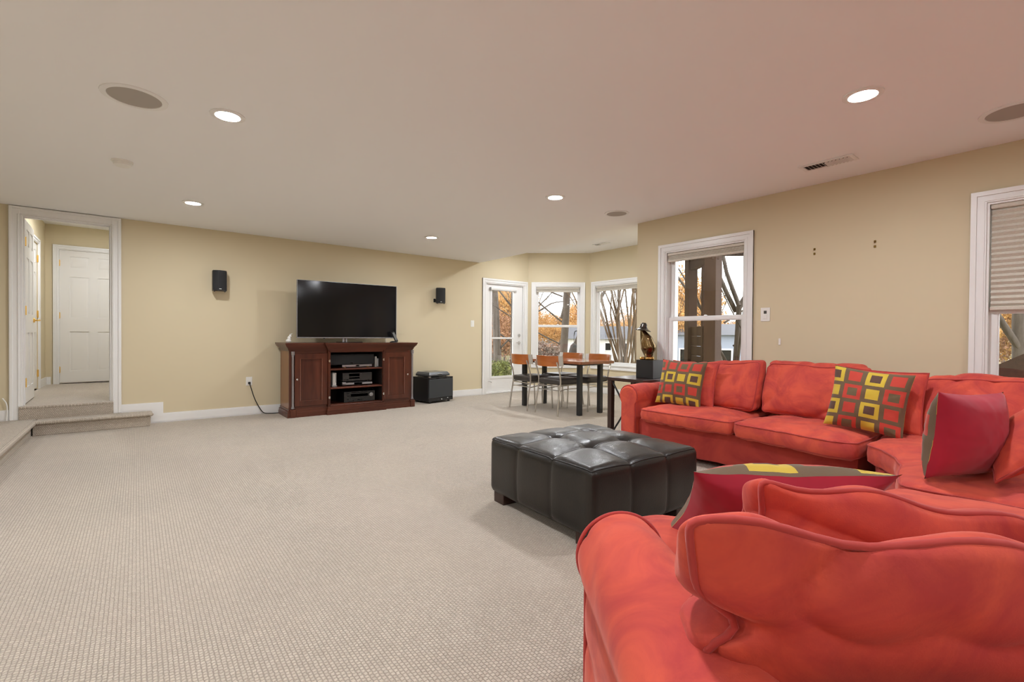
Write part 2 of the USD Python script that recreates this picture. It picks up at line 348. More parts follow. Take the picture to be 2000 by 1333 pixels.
def wallpoly(u0, u1, z0, z1, *holes):
    p = sg.box(u0, z0, u1, z1)
    for h in holes: p = p.difference(sg.box(h[0], h[2], h[1], h[3]))
    return p
S('wall_back', FB.slab(wallpoly(-3.4, 6.13, -.1, BH, EXD, (HD[0], HD[1], .0, HD[3])), 0, .15), WALL)
S('wall_right', FR.slab(wallpoly(-3.6, 3.49, -.1, CH, W1, W2), 0, .24), WALL)
S('wall_bay_left', FBL.slab(wallpoly(0, FBL.len, -.1, BH, WB), 0, .13), WALL)
S('wall_bay_front', FBF.slab(wallpoly(0, FBF.len, -.1, BH, WF), 0, .13), WALL)
S('wall_bay_right', [FBR.box(0, FBR.len, 0, .06, -.1, BH), FBS.box(-.02, FBS.len, 0, .04, -.1, BH), bx(4.90, 4.96, 3.45, 3.50, -.1, BH)], WALL)
S('wall_left', bx(-3.55, -3.4, -3.6, 7.37, -.1, CH), WALL)
S('wall_front', bx(-3.55, 4.9, -3.75, -3.6, -.1, CH), WALL)
# hall beyond the doorway
S('floor_hall', up([(-.975, 7.20), (-.225, 7.20), (-.225, 7.37), (.45, 7.37), (.45, 10.4), (-1.25, 10.4), (-1.25, 7.37), (-.975, 7.37)], .05, HF), CARPET)
S('hall_light_block', bx(-1.3, .5, 10.3, 10.36, .05, BH), WALL)  # added slab that stops skylight leaking under the far hall door
S('ceiling_hall', bx(-1.25, .45, 7.37, 10.15, BH, BH + .1), CEIL)
S('wall_hall_left', Frame((-1.09, 7.37), (-1.09, 10.1), 1).slab(wallpoly(0, 2.73, .05, BH, (1.19, 2.0, HF, HF + 2.04)), 0, .12), WALL)
S('wall_hall_right', bx(.33, .45, 7.37, 10.1, .05, BH), WALL)
S('wall_hall_back', Frame((-1.21, 10.05), (.45, 10.05), 1).slab(wallpoly(0, 1.66, .05, BH, (.265, 1.075, HF, HF + 2.085)), 0, .12), WALL)
# carpeted steps up to the hall: a landing along the left and a step along the back wall
NOSE = .155
def step_profile(h, over=.022, r=.022):
    q = sg.LineString([(-over + r, h - r), (-over + r + .001, h - r)]).buffer(r); return q
st = thing('carpeted_step', kind='structure')
S('tread', [bx(-.85, .146, 6.985, YT, NOSE - .03, NOSE, .012), bx(-.85, .125, 7.21, YT, 0, .15)], CARPET, st)
S('riser', bx(-.86, .128, 7.01, 7.21, 0, NOSE - .02, .005), RISER, st)
S('nosing', cat_(cyl((-.85, 6.992, NOSE - .017), (.137, 6.992, NOSE - .017), .0175), T.creation.icosphere(2, .0175).apply_translation((.137, 6.992, NOSE - .017))), CARPET, st)
st = thing('carpeted_landing', kind='structure')
S('tread', bx(-3.4, -.845, 3.0, YT, NOSE - .035, NOSE + .002, .014), CARPET, st)
S('riser', bx(-3.4, -.872, 3.0, YT, 0, NOSE - .02), RISERY, st)
S('nosing', cyl((-.851, 3.0, NOSE - .021), (-.851, 6.97, NOSE - .021), .0225), CARPET, st)
S('carpeted_riser', bx(HD[0] - .015, HD[1] + .015, 7.185, 7.21, NOSE - .01, HF - .006, .006), RISER)
S('carpeted_nosing', cyl((HD[0] - .01, 7.195, HF - .016), (HD[1] + .01, 7.195, HF - .016), .0165), CARPET)
# baseboards
def board(fr, u0, u1, h=.115, z=0., extra=None):
    p = sg.box(u0, z, u1, z + h) if extra is None else extra
    return cat_(fr.slab(p, -.014, 0), fr.slab(p.buffer(-.012, join_style=2), -.018, 0))
S('baseboard_back', board(FB, 0, 0, extra=sg.Polygon([(-.143, NOSE), (.118, NOSE), (.118, 0), (5.018, 0), (5.018, .115), (.255, .115), (.255, .25), (-.143, .25)])), TRIM)
S('baseboard_back_corner', board(FB, 6.106, 6.13), TRIM)
S('baseboard_landing', board(FB, -3.4, -1.056, .115, NOSE), TRIM)
S('baseboard_right', board(FR, -3.6, 3.49), TRIM)
S('baseboard_bay', [board(FBL, 0, FBL.len), board(FBF, 0, FBF.len), board(FBR, 0, FBR.len), board(FBS, 0, FBS.len)], TRIM)
S('baseboard_hall', [bx(-1.09, -1.03, 10.035, 10.05, HF, HF + .115), bx(.0, .33, 10.035, 10.05, HF, HF + .115), bx(-1.09, -1.075, 9.47, 10.05, HF, HF + .115)], TRIM)
# casings
def casing(fr, o, w=.086, bottom=False):
    u0, u1, z0, z1 = o
    p = sg.box(u0 - w, z0 - (w if bottom else 0), u1 + w, z1 + w).difference(sg.box(u0, z0 - (0 if bottom else 1), u1, z1))
    p2 = sg.box(u0 - w, z0 - (w if bottom else 0), u1 + w, z1 + w).difference(sg.box(u0 - w * .62, z0 - (w * .62 if bottom else 1), u1 + w * .62, z1 + w * .62))
    p3 = sg.box(u0 - w * .3, z0 - (w * .3 if bottom else 0), u1 + w * .3, z1 + w * .3).difference(sg.box(u0 - w * .12, z0 - (w * .12 if bottom else 1), u1 + w * .12, z1 + w * .12))
    return cat_(fr.slab(p, -.012, 0), fr.slab(p2, -.022, 0), fr.slab(p3, -.017, 0))
def jamb(fr, o, t, bottom=False, th=.014):
    u0, u1, z0, z1 = o
    p = sg.box(u0, z0, u1, z1).difference(sg.box(u0 + th, z0 + (th if bottom else -1), u1 - th, z1 - th)); return fr.slab(p, 0, t)
tr = thing('trim_1', kind='structure')
S('casing', [FB.box(HD[0] - .086, HD[0], -.018, 0, NOSE, CH - .004, .004), FB.box(HD[1], HD[1] + .086, -.018, 0, NOSE, CH - .004, .004), FB.box(HD[0] - .086, HD[1] + .086, -.016, 0, HD[3], CH - .006, .003),
             FB.box(HD[0] - .086, HD[0] - .055, -.026, 0, NOSE, CH - .004, .006), FB.box(HD[1] + .055, HD[1] + .086, -.026, 0, NOSE, CH - .004, .006), FB.box(HD[0] - .086, HD[1] + .086, -.025, 0, CH - .035, CH - .005, .006),
             FB.box(HD[0] - .022, HD[0] - .008, -.024, 0, HF, HD[3], .004), FB.box(HD[1] + .008, HD[1] + .022, -.024, 0, HF, HD[3], .004)], TRIM, tr)
S('jamb', jamb(FB, HD, .16), TRIM, tr)
S('stop', FB.slab(sg.box(HD[0] + .014, HF, HD[1] - .014, HD[3] - .014).difference(sg.box(HD[0] + .026, HF - 1, HD[1] - .026, HD[3] - .026)), .06, .075), TRIM, tr)

def six_panel(fr, u0, u1, z0, z1, t, parent, mat, d0=0.):
    """Six-panel door leaf in a frame; front face at d0, thickness t."""
    w, h = u1 - u0, z1 - z0; sx, mx = w * .145, w * .13; pw = (w - 2 * sx - mx) / 2
    rows = [(.085, .385), (.49, .80), (.865, .955)]
    holes = [(u0 + sx + k * (pw + mx), u0 + sx + k * (pw + mx) + pw, z0 + a * h, z0 + b * h) for a, b in rows for k in (0, 1)]
    p = wallpoly(u0, u1, z0, z1, *holes)
    S('leaf', [fr.slab(p, d0, d0 + .010), fr.slab(sg.box(u0, z0, u1, z1), d0 + .010, d0 + t - .010), fr.slab(p, d0 + t - .010, d0 + t)], mat, parent)
    for a, b, c, d in holes:
        g = .012
        def fld(y0, y1):   # raised field with sloping shoulders
            P = [(a + g, y0, c + g), (b - g, y0, c + g), (b - g, y0, d - g), (a + g, y0, d - g)]; e = .045; Q = [(a + e, y1, c + e), (b - e, y1, c + e), (b - e, y1, d - e), (a + e, y1, d - e)]
            return fr.put(T.convex.convex_hull(A_(P + Q)))
        S('panel', [fld(d0 + .0101, d0 + .002), fld(d0 + t - .0101, d0 + t - .002)], mat, parent)
def hinges(fr, u, d, zs, parent, w=.035):
    for z in zs:
        S('hinge', [fr.box(u - w, u + w, d - .004, d + .002, z - .045, z + .045, .001), fr.put(T.creation.cylinder(.0075, .1, sections=10).apply_translation((u, d - .006, z)))], BRASS, parent)
# door_1: open leaf swung into the hall, hinged on the left jamb
o1 = A_([-.993, 7.388]); ang = math.radians(91.6); f1 = Frame(o1, o1 + A_([math.cos(ang), math.sin(ang)]), -1)
d1 = thing('door_1', kind='structure')
six_panel(f1, 0.004, .735, HF + .012, 2.335, .036, d1, TRIM, 0.)
for z in (HF + .24, 1.335, 2.09):
    S('hinge', [bx(-.990, -.956, 7.382, 7.387, z - .05, z + .05, .001), bx(-.958, -.952, 7.34, 7.382, z - .05, z + .05, .001), T.creation.cylinder(.008, .1, sections=10).apply_translation((-.955, 7.384, z))], BRASS, d1)
def lever(fr, u, d, z, dirn, parent, mat=BRASS, s=-1):
    S('lever_handle', [fr.put(T.creation.cylinder(.027, .012, sections=20, transform=T.transformations.rotation_matrix(np.pi / 2, [1, 0, 0])).apply_translation((u, d + s * .006, z))),
                       fr.put(tube([(u, d, z), (u, d + s * .05, z), (u + dirn * .02, d + s * .055, z), (u + dirn * .06, d + s * .055, z + .006), (u + dirn * .11, d + s * .052, z - .004)], [.009, .009, .009, .008, .007], 8))], mat, parent)
lever(f1, .675, .036, 1.24, -1, d1, s=1); lever(f1, .675, 0, 1.24, -1, d1)
# door_2: far hall door
FH = Frame((-1.21, 10.05), (.45, 10.05), 1); d2 = thing('door_2', kind='structure')
six_panel(FH, .275, 1.065, HF + .02, HF + 2.075, .036, d2, DOORP, .02)
S('casing', casing(FH, (.265, 1.075, HF, HF + 2.085), .06), TRIM, d2); S('jamb', jamb(FH, (.265, 1.075, HF, HF + 2.085), .12, th=.009), TRIM, d2)
hinges(FH, .272, .015, (HF + .22, HF + 1.06, HF + 1.87), d2, .012); lever(FH, 1.02, .02, HF + .93, -1, d2, CHROME)
# door_3: closed door in the hall's left wall
FL = Frame((-1.09, 7.37), (-1.09, 10.1), 1); d3 = thing('door_3', kind='structure')
six_panel(FL, 1.20, 1.99, HF + .02, HF + 2.03, .036, d3, DOORP, .01)
S('casing', casing(FL, (1.19, 2.0, HF, HF + 2.04), .06), TRIM, d3)
hinges(FL, 1.995, .006, (HF + .22, HF + 1.05, HF + 1.83), d3, .014)
# door_4: glazed door to the garden
d4 = thing('door_4', kind='structure'); u0, u1 = EXD[0] + .014, EXD[1] - .014
G4 = (5.245, 5.79, .315, 1.985)
S('casing', casing(FB, EXD, .084), TRIM, d4); S('jamb', jamb(FB, EXD, .15), TRIM, d4)
S('leaf', FB.slab(wallpoly(u0 + .004, u1 - .004, .035, EXD[3] - .02, G4), .03, .075), TRIM, d4)
S('glazing_bead', FB.slab(sg.box(G4[0] - .03, G4[2] - .03, G4[1] + .03, G4[3] + .03).difference(sg.box(G4[0] + .012, G4[2] + .012, G4[1] - .012, G4[3] - .012)), .020, .034), TRIM, d4)
S('glazing_bar', FB.box(G4[0], G4[1], .024, .07, 1.035, 1.068, .004), TRIM, d4)
S('glass_pane', FB.box(G4[0], G4[1], .05, .054, G4[2], 1.035), GLASS, d4); S('glass_pane', FB.box(G4[0], G4[1], .05, .054, 1.068, G4[3]), GLASS, d4)
S('threshold', FB.box(EXD[0], EXD[1], -.01, .16, 0, .034, .006), TRIM, d4)
for z in (.35, 1.1, 1.75): S('hinge', FB.put(T.creation.cylinder(.007, .09, sections=10).apply_translation((u0, .026, z))), CHROME, d4)
S('deadbolt', [FB.put(T.creation.cylinder(.03, .014, sections=20, transform=T.transformations.rotation_matrix(np.pi / 2, [1, 0, 0])).apply_translation((5.925, .023, 1.11))), FB.box(5.92, 5.93, .0, .02, 1.09, 1.13, .003)], SATIN, d4)
lever(FB, 5.925, .03, .965, -1, d4, SATIN)
S('blind_rail', FB.box(5.205, 5.83, -.022, .03, 1.955, 2.005, .012), M('blind_rail_white', (.74, .73, .71), .5), d4)
S('blind_end_cap', FB.box(5.195, 5.21, -.026, .03, 1.95, 2.01, .008), M('grey_cap', (.35, .35, .35), .5), d4)
S('door_stop', FB.put(tube([(5.19, .03, .24), (5.19, -.02, .235), (5.20, -.05, .225)], .012, 8)), CHROME, d4)

# windows
def window(n, fr, o, t, hung=True, apron=True):
    u0, u1, z0, z1 = o; w = thing(f'window_{n}', kind='structure')
    S('casing', casing(fr, o, .08, bottom=True), TRIM, w); S('jamb', jamb(fr, o, t, True), TRIM, w)
    if apron: S('sill', fr.box(u0 - .02, u1 + .02, -.03, .04, z0 - .012, z0 + .018, .006), TRIM, w)
    a, b, c, d = u0 + .014, u1 - .014, z0 + .014, z1 - .014; mid = 1.30; fw = .042
    def sash(a, b, c, d, d0, d1, nm, bot=fw, top=fw):
        p = sg.box(a, c, b, d).difference(sg.box(a + fw, c + bot, b - fw, d - top)); S(nm, [fr.slab(p, d0, d1), fr.slab(sg.box(a + fw - .004, c + bot - .004, b - fw + .004, d - top + .004).difference(sg.box(a + fw + .008, c + bot + .008, b - fw - .008, d - top - .008)), d0 + .006, d1 - .006)], TRIM, w)
        S('glass_pane', fr.box(a + fw, b - fw, (d0 + d1) / 2 - .002, (d0 + d1) / 2 + .002, c + bot, d - top), GLASS, w)
    if hung:
        sash(a, b, mid - .018, d, .085, .112, 'upper_sash', .036); sash(a, b, c, mid + .018, .055, .083, 'lower_sash', .06, .036)
        S('sash_lock', fr.put(lathe([(0, 0), (.022, 0), (.022, .006), (.012, .018), (0, .02)], 16, ((a + b) / 2, .07, mid + .018))), TRIM, w)
    else: sash(a, b, c, d, .06, .10, 'sash')
    return w
window(1, FR, W1, .24); window(2, FR, W2, .24); window(3, FBL, WB, .13); window(4, FBF, WF, .13, hung=False)

# ------------------------------------------------------------------ shades
def raised_shade(fr, o, label, d0=.012, h=.055, n=5):
    u0, u1, _, z1 = o; t = thing('cellular_shade', label, 'window shade', fr.pt((u0 + u1) / 2, .03, z1 - .12))
    obj('headrail', fr.box(u0 + .018, u1 - .018, d0, d0 + .042, z1 - .045, z1 - .016, .005), FABRIC, t)
    for k in range(n): obj('folded_pleat', fr.box(u0 + .022, u1 - .022, d0 + .004, d0 + .038, z1 - .047 - (k + 1) * h / (n + 1), z1 - .047 - k * h / (n + 1) - .002, .003), FABRIC, t)
    obj('bottom_rail', fr.box(u0 + .02, u1 - .02, d0 + .002, d0 + .04, z1 - .047 - h - .012, z1 - .047 - h * n / (n + 1) - .001, .005), FABRIC, t)
raised_shade(FR, W1, 'beige cellular shade drawn fully up over the window behind the sculpture')
raised_shade(FBL, WB, 'pale cellular shade drawn up at top of the bay window beside the glazed door')
raised_shade(FBF, WF, 'pale cellular shade drawn up at top of the large bay window with branches outside')
t = thing('cellular_shade', 'beige pleated cellular shade lowered halfway at the right edge of the photo', 'window shade', FR.pt(.06, .03, 1.3))
obj('headrail', FR.box(W2[0] + .018, W2[1] - .018, .010, .055, 2.005, 2.036, .005), FABRIC, t)
zz = np.linspace(2.005, 1.325, 37); pr = [(.018 if k % 2 else .036, z) for k, z in enumerate(zz)] + [(.044 if k % 2 else .040, z) for k, z in list(enumerate(zz))[::-1]]
m = ext(sg.Polygon(pr), W2[1] - W2[0] - .044); v = A_(m.vertices)
obj('pleated_fabric', FR.put(T.Trimesh(np.column_stack([v[:, 2] + W2[0] + .022, v[:, 0], v[:, 1]]), m.faces, process=False)), FABRIC, t, smooth=False)
obj('bottom_rail', FR.box(W2[0] + .02, W2[1] - .02, .012, .05, 1.298, 1.326, .005), FABRIC, t)

# ------------------------------------------------------------------ ceiling fittings
def downlight(x, y, z, label):
    t = thing('recessed_downlight', label, 'ceiling light', (x, y, z))
    obj('trim_ring', lathe([(.066, -.001), (.068, -.008), (.095, -.006), (.096, 0), (.066, 0)], 40, (x, y, z)), TRIM, t)
    obj('lens', lathe([(0, -.0085), (.03, -.008), (.052, -.0065), (.0635, -.0045), (.0655, -.001), (0, -.001)], 32, (x, y, z)), LENS, t, smooth=True)
downlight(.44, 3.39, CH, 'bright recessed downlight between the left ceiling speaker and the room centre')
downlight(.455, 5.87, CH, 'small bright recessed downlight nearest the hall doorway')
downlight(3.17, 5.79, CH, 'small recessed downlight above and right of the television')
downlight(3.17, 3.34, CH, 'recessed downlight in mid ceiling near the dining bay')
downlight(3.14, .86, CH, 'brightest recessed downlight above the red sectional')
for k, (x, y) in enumerate([(.44, .86), (-2.0, 3.39), (-2.0, .86), (.44, -1.7), (3.14, -1.7), (-2.0, -1.7)]):
    downlight(x, y, CH, ['recessed downlight over the photographer outside the picture', 'recessed downlight over the landing outside the picture', 'recessed downlight left of the photographer outside the picture', 'recessed downlight behind the photographer outside the picture', 'recessed downlight behind the sofa outside the picture', 'recessed downlight in the far rear corner outside the picture'][k])
downlight(5.5, 4.6, BH, 'added unseen downlight brightening the bay from behind the soffit, over the end of the table')  # added lamp, out of view, to brighten the bay
downlight(5.6, 6.2, BH, 'added unseen downlight brightening the bay from behind the soffit, near the glazed door')  # second lamp added for bay brightness, also out of view
downlight(-.42, 8.7, BH, 'recessed downlight in the hall ceiling beyond the doorway')
def ceiling_speaker(x, y, label, r=.155):
    t = thing('ceiling_speaker', label, 'ceiling speaker', (x, y, CH))
    obj('bezel', lathe([(r * .80, -.001), (r * .82, -.007), (r, -.005), (r * 1.01, 0), (r * .8, 0)], 48, (x, y, CH)), M('bezel_white', (.74, .72, .69), .6) if False else TRIM, t)
    obj('grille', disc((x, y, CH - .002), r * .805, .004, 48), GRILLE, t)
ceiling_speaker(-.008, 3.468, 'round grey grille ceiling speaker at the left of the ceiling')
ceiling_speaker(4.10, 3.35, 'round pale ceiling speaker near the corner of the bay opening', .13)
ceiling_speaker(4.05, .36, 'round grey grille ceiling speaker cut off by the right edge of the photo')
sm = thing('smoke_detector', 'small white smoke detector on the ceiling above the hall doorway', 'smoke detector', (-.087, 4.814, CH))
obj('base', disc((-.087, 4.814, CH - .006), .068, .012), PLASTIC, sm); obj('housing', lathe([(0, -.042), (.045, -.041), (.055, -.034), (.06, -.012), (0, -.012)], 32, (-.087, 4.814, CH)), PLASTIC, sm)
VENTD = M('vent_slot', (.03, .028, .026), .7)
def vent(x, y, z, label, L=.36, W=.155):
    t = thing('ceiling_vent', label, 'air vent', (x, y, z)); fx, fy = W / 2, L / 2
    obj('frame', up(sg.box(x - fx, y - fy, x + fx, y + fy).difference(sg.box(x - fx + .025, y - fy + .025, x + fx - .025, y + fy - .025)), z - .009, z), TRIM, t)
    obj('duct', bx(x - fx + .024, x + fx - .024, y - fy + .024, y + fy - .024, z - .003, z), VENTD, t)
    n = 13
    for k in range(n):
        yy = y - fy + .034 + k * (L - .068) / (n - 1); s = -1 if k < n / 2 else 1
        m = bx(-fx + .026, fx - .026, -.011, .011, -.001, .001); m.apply_transform(T.transformations.rotation_matrix(s * .75, [1, 0, 0])); m.apply_translation((x, yy, z - .010)); obj('louvre', m, TRIM, t)
vent(4.147, 1.353, CH, 'white louvred air vent in the ceiling close to the right wall')
vent(6.466, 5.626, BH, 'small white louvred air vent in the raised bay ceiling', .30, .13)

# ------------------------------------------------------------------ fittings on the walls
def plate(name, fr, u, z, w, h, label, cat, parts):
    t = thing(name, label, cat, fr.pt(u, 0, z - h / 2)); obj('plate', fr.box(u - w / 2, u + w / 2, -.006, 0, z - h / 2, z + h / 2, .003), PLASTIC, t)
    for nm, a, b, c, d, e, mt in parts: obj(nm, fr.box(u + a, u + b, -e, -.005, z + c, z + d, .001), mt, t)
plate('light_switch', FB, 4.80, 1.315, .075, .118, 'ivory double light switch on the back wall left of the glazed door', 'light switch', [('rocker', -.017, .017, -.033, .033, .009, PLASTIC)])
plate('fan_control', FR, 2.02, 1.315, .085, .13, 'white dimmer switch plate on the wall right of the window above the sofa', 'dimmer switch', [('rocker', -.018, .018, -.042, .004, .010, PLASTIC), ('dark_button', -.013, .013, .008, .036, .009, M('button_dark', (.06, .055, .045), .5))])
plate('wall_outlet', FB, 1.19, .455, .075, .118, 'ivory power outlet on the back wall left of the media cabinet', 'power outlet', [('socket', -.016, .016, .008, .040, .009, PLASTIC), ('socket', -.016, .016, -.040, -.008, .009, PLASTIC)])
t = thing('power_cord', 'black power cord hanging from outlet to the carpet by the media cabinet', 'cord', (1.19, YT - .02, 0))
obj('plug', FB.box(1.175, 1.205, -.035, -.008, .418, .447, .005), BLACKP, t)
obj('cable', tube(smoothpath([(1.19, YT - .03, .43), (1.205, YT - .05, .37), (1.25, YT - .05, .22), (1.31, YT - .045, .09), (1.36, YT - .06, .02), (1.44, YT - .09, .008), (1.56, YT - .11, .008)]), .0055, 8), BLACKP, t)
t = thing('white_cord', 'short white cable end rising by the baseboard at the far left edge', 'cord', (-1.09, YT - .03, NOSE)); obj('cable', tube(smoothpath([(-1.105, YT - .02, .40), (-1.075, YT - .025, .34), (-1.068, YT - .03, .25), (-1.075, YT - .035, .162)]), .006, 8), PLASTIC, t)
AGED = M('aged_brass', (.22, .14, .035), .4, metallic=.8)
def hook(u, z, label):
    t = thing('picture_hook', label, 'picture hook', FR.pt(u, 0, z))
    for k, s in enumerate((.02, -.02)): obj('brass_plate', FR.box(u - .008, u + .008, -.006, 0, z + s - .010, z + s + .010, .003), AGED, t)
    obj('pin', FR.put(tube([(u, 0, z + .02), (u, -.022, z + .012)], .003, 6)), AGED, t)
hook(1.613, 1.855, 'small brass picture hook on the right wall nearer the window behind the sculpture'); hook(1.179, 1.857, 'small brass picture hook on the right wall nearer the pleated shade')
t = thing('wall_anchor_strip', 'narrow white vertical strip on the right wall below the dimmer switch', 'wall strip', FR.pt(1.89, 0, 1.03)); obj('strip', FR.box(1.881, 1.90, -.005, 0, 1.03, 1.09, .002), PLASTIC, t)
# ------------------------------------------------------------------ media cabinet
CX0, CXA, CXB, CX1, YS, YC, YBK = 1.555, 2.055, 2.835, 3.315, 6.635, 6.59, 7.10
plan = so.unary_union([sg.box(CX0, YS, CXA, YBK), sg.box(CXA - .01, YC, CXB + .01, YBK), sg.box(CXB, YS, CX1, YBK)])
cab = thing('media_cabinet', 'dark cherry wood breakfront media cabinet standing under the television', 'media cabinet', (2.43, 6.86, 0))
obj('plinth', [up(plan.buffer(.022, join_style=2), 0, .05), up(plan.buffer(.016, join_style=2), .05, .085), up(plan.buffer(.006, join_style=2), .085, .112)], CHERRYX, cab)
obj('cornice', [up(plan.buffer(o, join_style=2), a, b) for o, a, b in ((.004, .872, .884), (.012, .884, .896), (.016, .896, .910), (.024, .910, .922), (.034, .922, .935), (.045, .935, .949), (.052, .949, .964))], CHERRYX, cab)
obj('top', up(plan.buffer(.058, join_style=2), .964, .981), CHERRYX, cab)
SIDEREFL = M('cherry_side_painted_reflection', (.24, .095, .028), .25, (.19, .07, .02), 6., (1, 1, .12), 5.)  # warm reflection of the lit wall, painted into the left side's colour
obj('side_panel', bx(CX0, CX0 + .02, YS + .02, YBK, .112, .872), SIDEREFL, cab, label='cherry side panel with warm wall reflection painted in as lighter honey brown'); obj('side_panel', bx(CX1 - .02, CX1, YS, YBK, .112, .872), CHERRY, cab)
obj('inner_side', bx(CXA - .02, CXA, YS, YBK, .112, .872), CHERRY, cab); obj('inner_side', bx(CXB, CXB + .02, YS, YBK, .112, .872), CHERRY, cab)
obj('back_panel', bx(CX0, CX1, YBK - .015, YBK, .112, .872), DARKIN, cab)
obj('frieze', [bx(CX0, CXA, YS, YS + .02, .84, .872), bx(CXB, CX1, YS, YS + .02, .84, .872), bx(CXA, CXB, YC, YC + .02, .852, .872)], CHERRYX, cab)
obj('front_rail', [bx(CXA, CXB, YC, YC + .02, .112, .128, .003), bx(CX0, CX1, YS, YS + .02, .112, .138)], CHERRYX, cab)
for a in ((CXA - .012, CXA + .018), (CXB - .018, CXB + .012)):
    obj('pilaster', [bx(a[0], a[1], YC, YBK - .02, .112, .872, .003), bx(a[0] + .004, a[0] + .011, YC - .004, YC, .13, .85, .002), bx(a[1] - .011, a[1] - .004, YC - .004, YC, .13, .85, .002)], CHERRY, cab)
for x in (CXA + .003, CXB - .003):
    for z in (.235, .735): obj('hinge', [cyl((x, YC - .008, z - .018), (x, YC - .008, z + .018), .006, 10), bx(x - .012, x + .012, YC - .006, YC, z - .014, z + .014, .002)], CHROME, cab)
obj('bottom_board', bx(CXA + .018, CXB - .018, YC + .02, YBK - .02, .112, .126), CHERRYX, cab)
for z in (.345, .603): obj('shelf', bx(CXA + .018, CXB - .018, YC + .012, YBK - .02, z, z + .022, .003), CHERRYX, cab)
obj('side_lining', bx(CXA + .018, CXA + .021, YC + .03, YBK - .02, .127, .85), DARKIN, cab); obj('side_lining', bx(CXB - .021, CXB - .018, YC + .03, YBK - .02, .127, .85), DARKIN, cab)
for a, b, kx in ((CX0 + .068, CXA - .016, CX0 + .093), (CXB + .022, CX1 - .07, CX1 - .095)):
    fr = Frame((a, YS - .004), (b, YS - .004), 1); L = fr.len; z0, z1 = .142, .838; i = .066
    dr = obj('door', [fr.slab(sg.box(0, z0, L, z1).difference(sg.box(i, z0 + i, L - i, z1 - i)), -.012, .012), fr.slab(sg.box(i - .002, z0 + i - .002, L - i + .002, z1 - i + .002), .003, .010)], CHERRY, cab)
    obj('panel_moulding', [tube([fr.pt(i + .004, -.007, z0 + i + .004), fr.pt(L - i - .004, -.007, z0 + i + .004), fr.pt(L - i - .004, -.007, z1 - i - .004), fr.pt(i + .004, -.007, z1 - i - .004)], .0075, 8, closed=True)], M('polished_cherry', (.16, .05, .03), .12, coat_weight=1.0, coat_roughness=.05) if a < 2 else '/World/Looks/polished_cherry', dr)
    obj('knob', fr.put(lathe([(0, -.001), (.006, 0), (.005, .012), (.012, .018), (.013, .024), (.008, .029), (0, .03)], 18).apply_transform(T.transformations.rotation_matrix(np.pi / 2, [1, 0, 0])).apply_translation((kx - a, -.012, .50))), CHROME, dr)
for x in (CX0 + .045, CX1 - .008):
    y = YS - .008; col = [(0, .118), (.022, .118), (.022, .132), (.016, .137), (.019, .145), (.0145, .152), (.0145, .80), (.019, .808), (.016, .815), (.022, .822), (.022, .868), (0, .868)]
    obj('column', lathe(col, 20, (x, y, 0)), M('column_painted_sheen', (.34, .33, .35), .22, metallic=.75) if x < 2 else '/World/Looks/column_painted_sheen', cab, label='slim turned wood column with its sheen painted in as silver grey'); obj('column_block', bx(x - .036, x + .036, y - .03, y + .03, 0, .105, .006), CHERRY, cab)  # dark wood columns; the window sheen on them is painted as grey metal
obj('left_stile', bx(CX0, CX0 + .064, YS - .002, YS + .018, .112, .872), CHERRY, cab); obj('right_stile', bx(CX1 - .066, CX1, YS - .002, YS + .018, .112, .872), CHERRY, cab)

# ------------------------------------------------------------------ electronics in and on the cabinet
SILVER = M('silver_plastic', (.42, .43, .45), .3, metallic=.6); DISPLAY = M('dark_display', (.03, .008, .010), .1); MARK = M('pale_print', (.75, .75, .75), .5); CHAR = M('charcoal_fabric', (.018, .019, .021), .8); GLOSSB = M('gloss_black', (.012, .012, .013), .15)
def brick(name, label, cat, x0, x1, y0, y1, z0, z1, mat, parts, feet=None):
    t = thing(name, label, cat, ((x0 + x1) / 2, (y0 + y1) / 2, z0)); fz = .01 if feet else 0
    obj('case', bx(x0, x1, y0, y1, z0 + fz, z1, .003), mat, t)
    if feet:
        for x in (x0 + .05, x1 - .05): obj('foot', [disc((x, y, z0 + .005), .018, .010, 16) for y in (y0 + .04, y1 - .04)], feet, t)
    for nm, a, b, c, d, mt in parts: obj(nm, bx(x0 + a, x0 + b, y0 - .004, y0 + .002, z0 + c, z0 + d, .001), mt, t)
    return t
brick('disc_player', 'slim silver disc player on the top shelf under the centre loudspeaker', 'disc player', 2.265, 2.70, 6.70, 6.98, .625, .668, BLACKP, [('front_panel', .0, .435, .012, .043, SILVER), ('display', .195, .245, .016, .038, MARK), ('display_window', .20, .24, .019, .035, BLACKP), ('button', .04, .055, .020, .032, MARK), ('button', .345, .352, .022, .03, MARK), ('button', .37, .38, .022, .03, MARK), ('button', .42, .428, .018, .036, MARK)], M('amber_foot', (.75, .36, .02), .4))
brick('centre_speaker', 'wide black centre loudspeaker at the top of the cabinet opening', 'loudspeaker', 2.10, 2.735, 6.715, 7.0, .668, .815, BLACKP, [('grille', .008, .627, .008, .139, CHAR), ('badge', .285, .325, .018, .028, MARK)])
def dvd_case(x, h, label): tt = thing('disc_case', label, 'disc case', (x, 6.80, .625)); obj('cover', bx(x - .012, x + .012, 6.735, 6.87, .625, .625 + h, .002), PLASTIC if h > .14 else SILVER, tt); obj('spine_label', bx(x - .008, x + .008, 6.733, 6.736, .635, .625 + h - .01), M('case_label', (.55, .53, .48), .5) if h > .14 else MARK, tt)
dvd_case(2.775, .15, 'taller pale disc case standing at right end of the top shelf'); dvd_case(2.802, .125, 'shorter grey disc case at the far right of the top shelf')
t = thing('game_console', 'white slim game console standing upright on the left of the middle shelf', 'game console', (2.165, 6.78, .367))
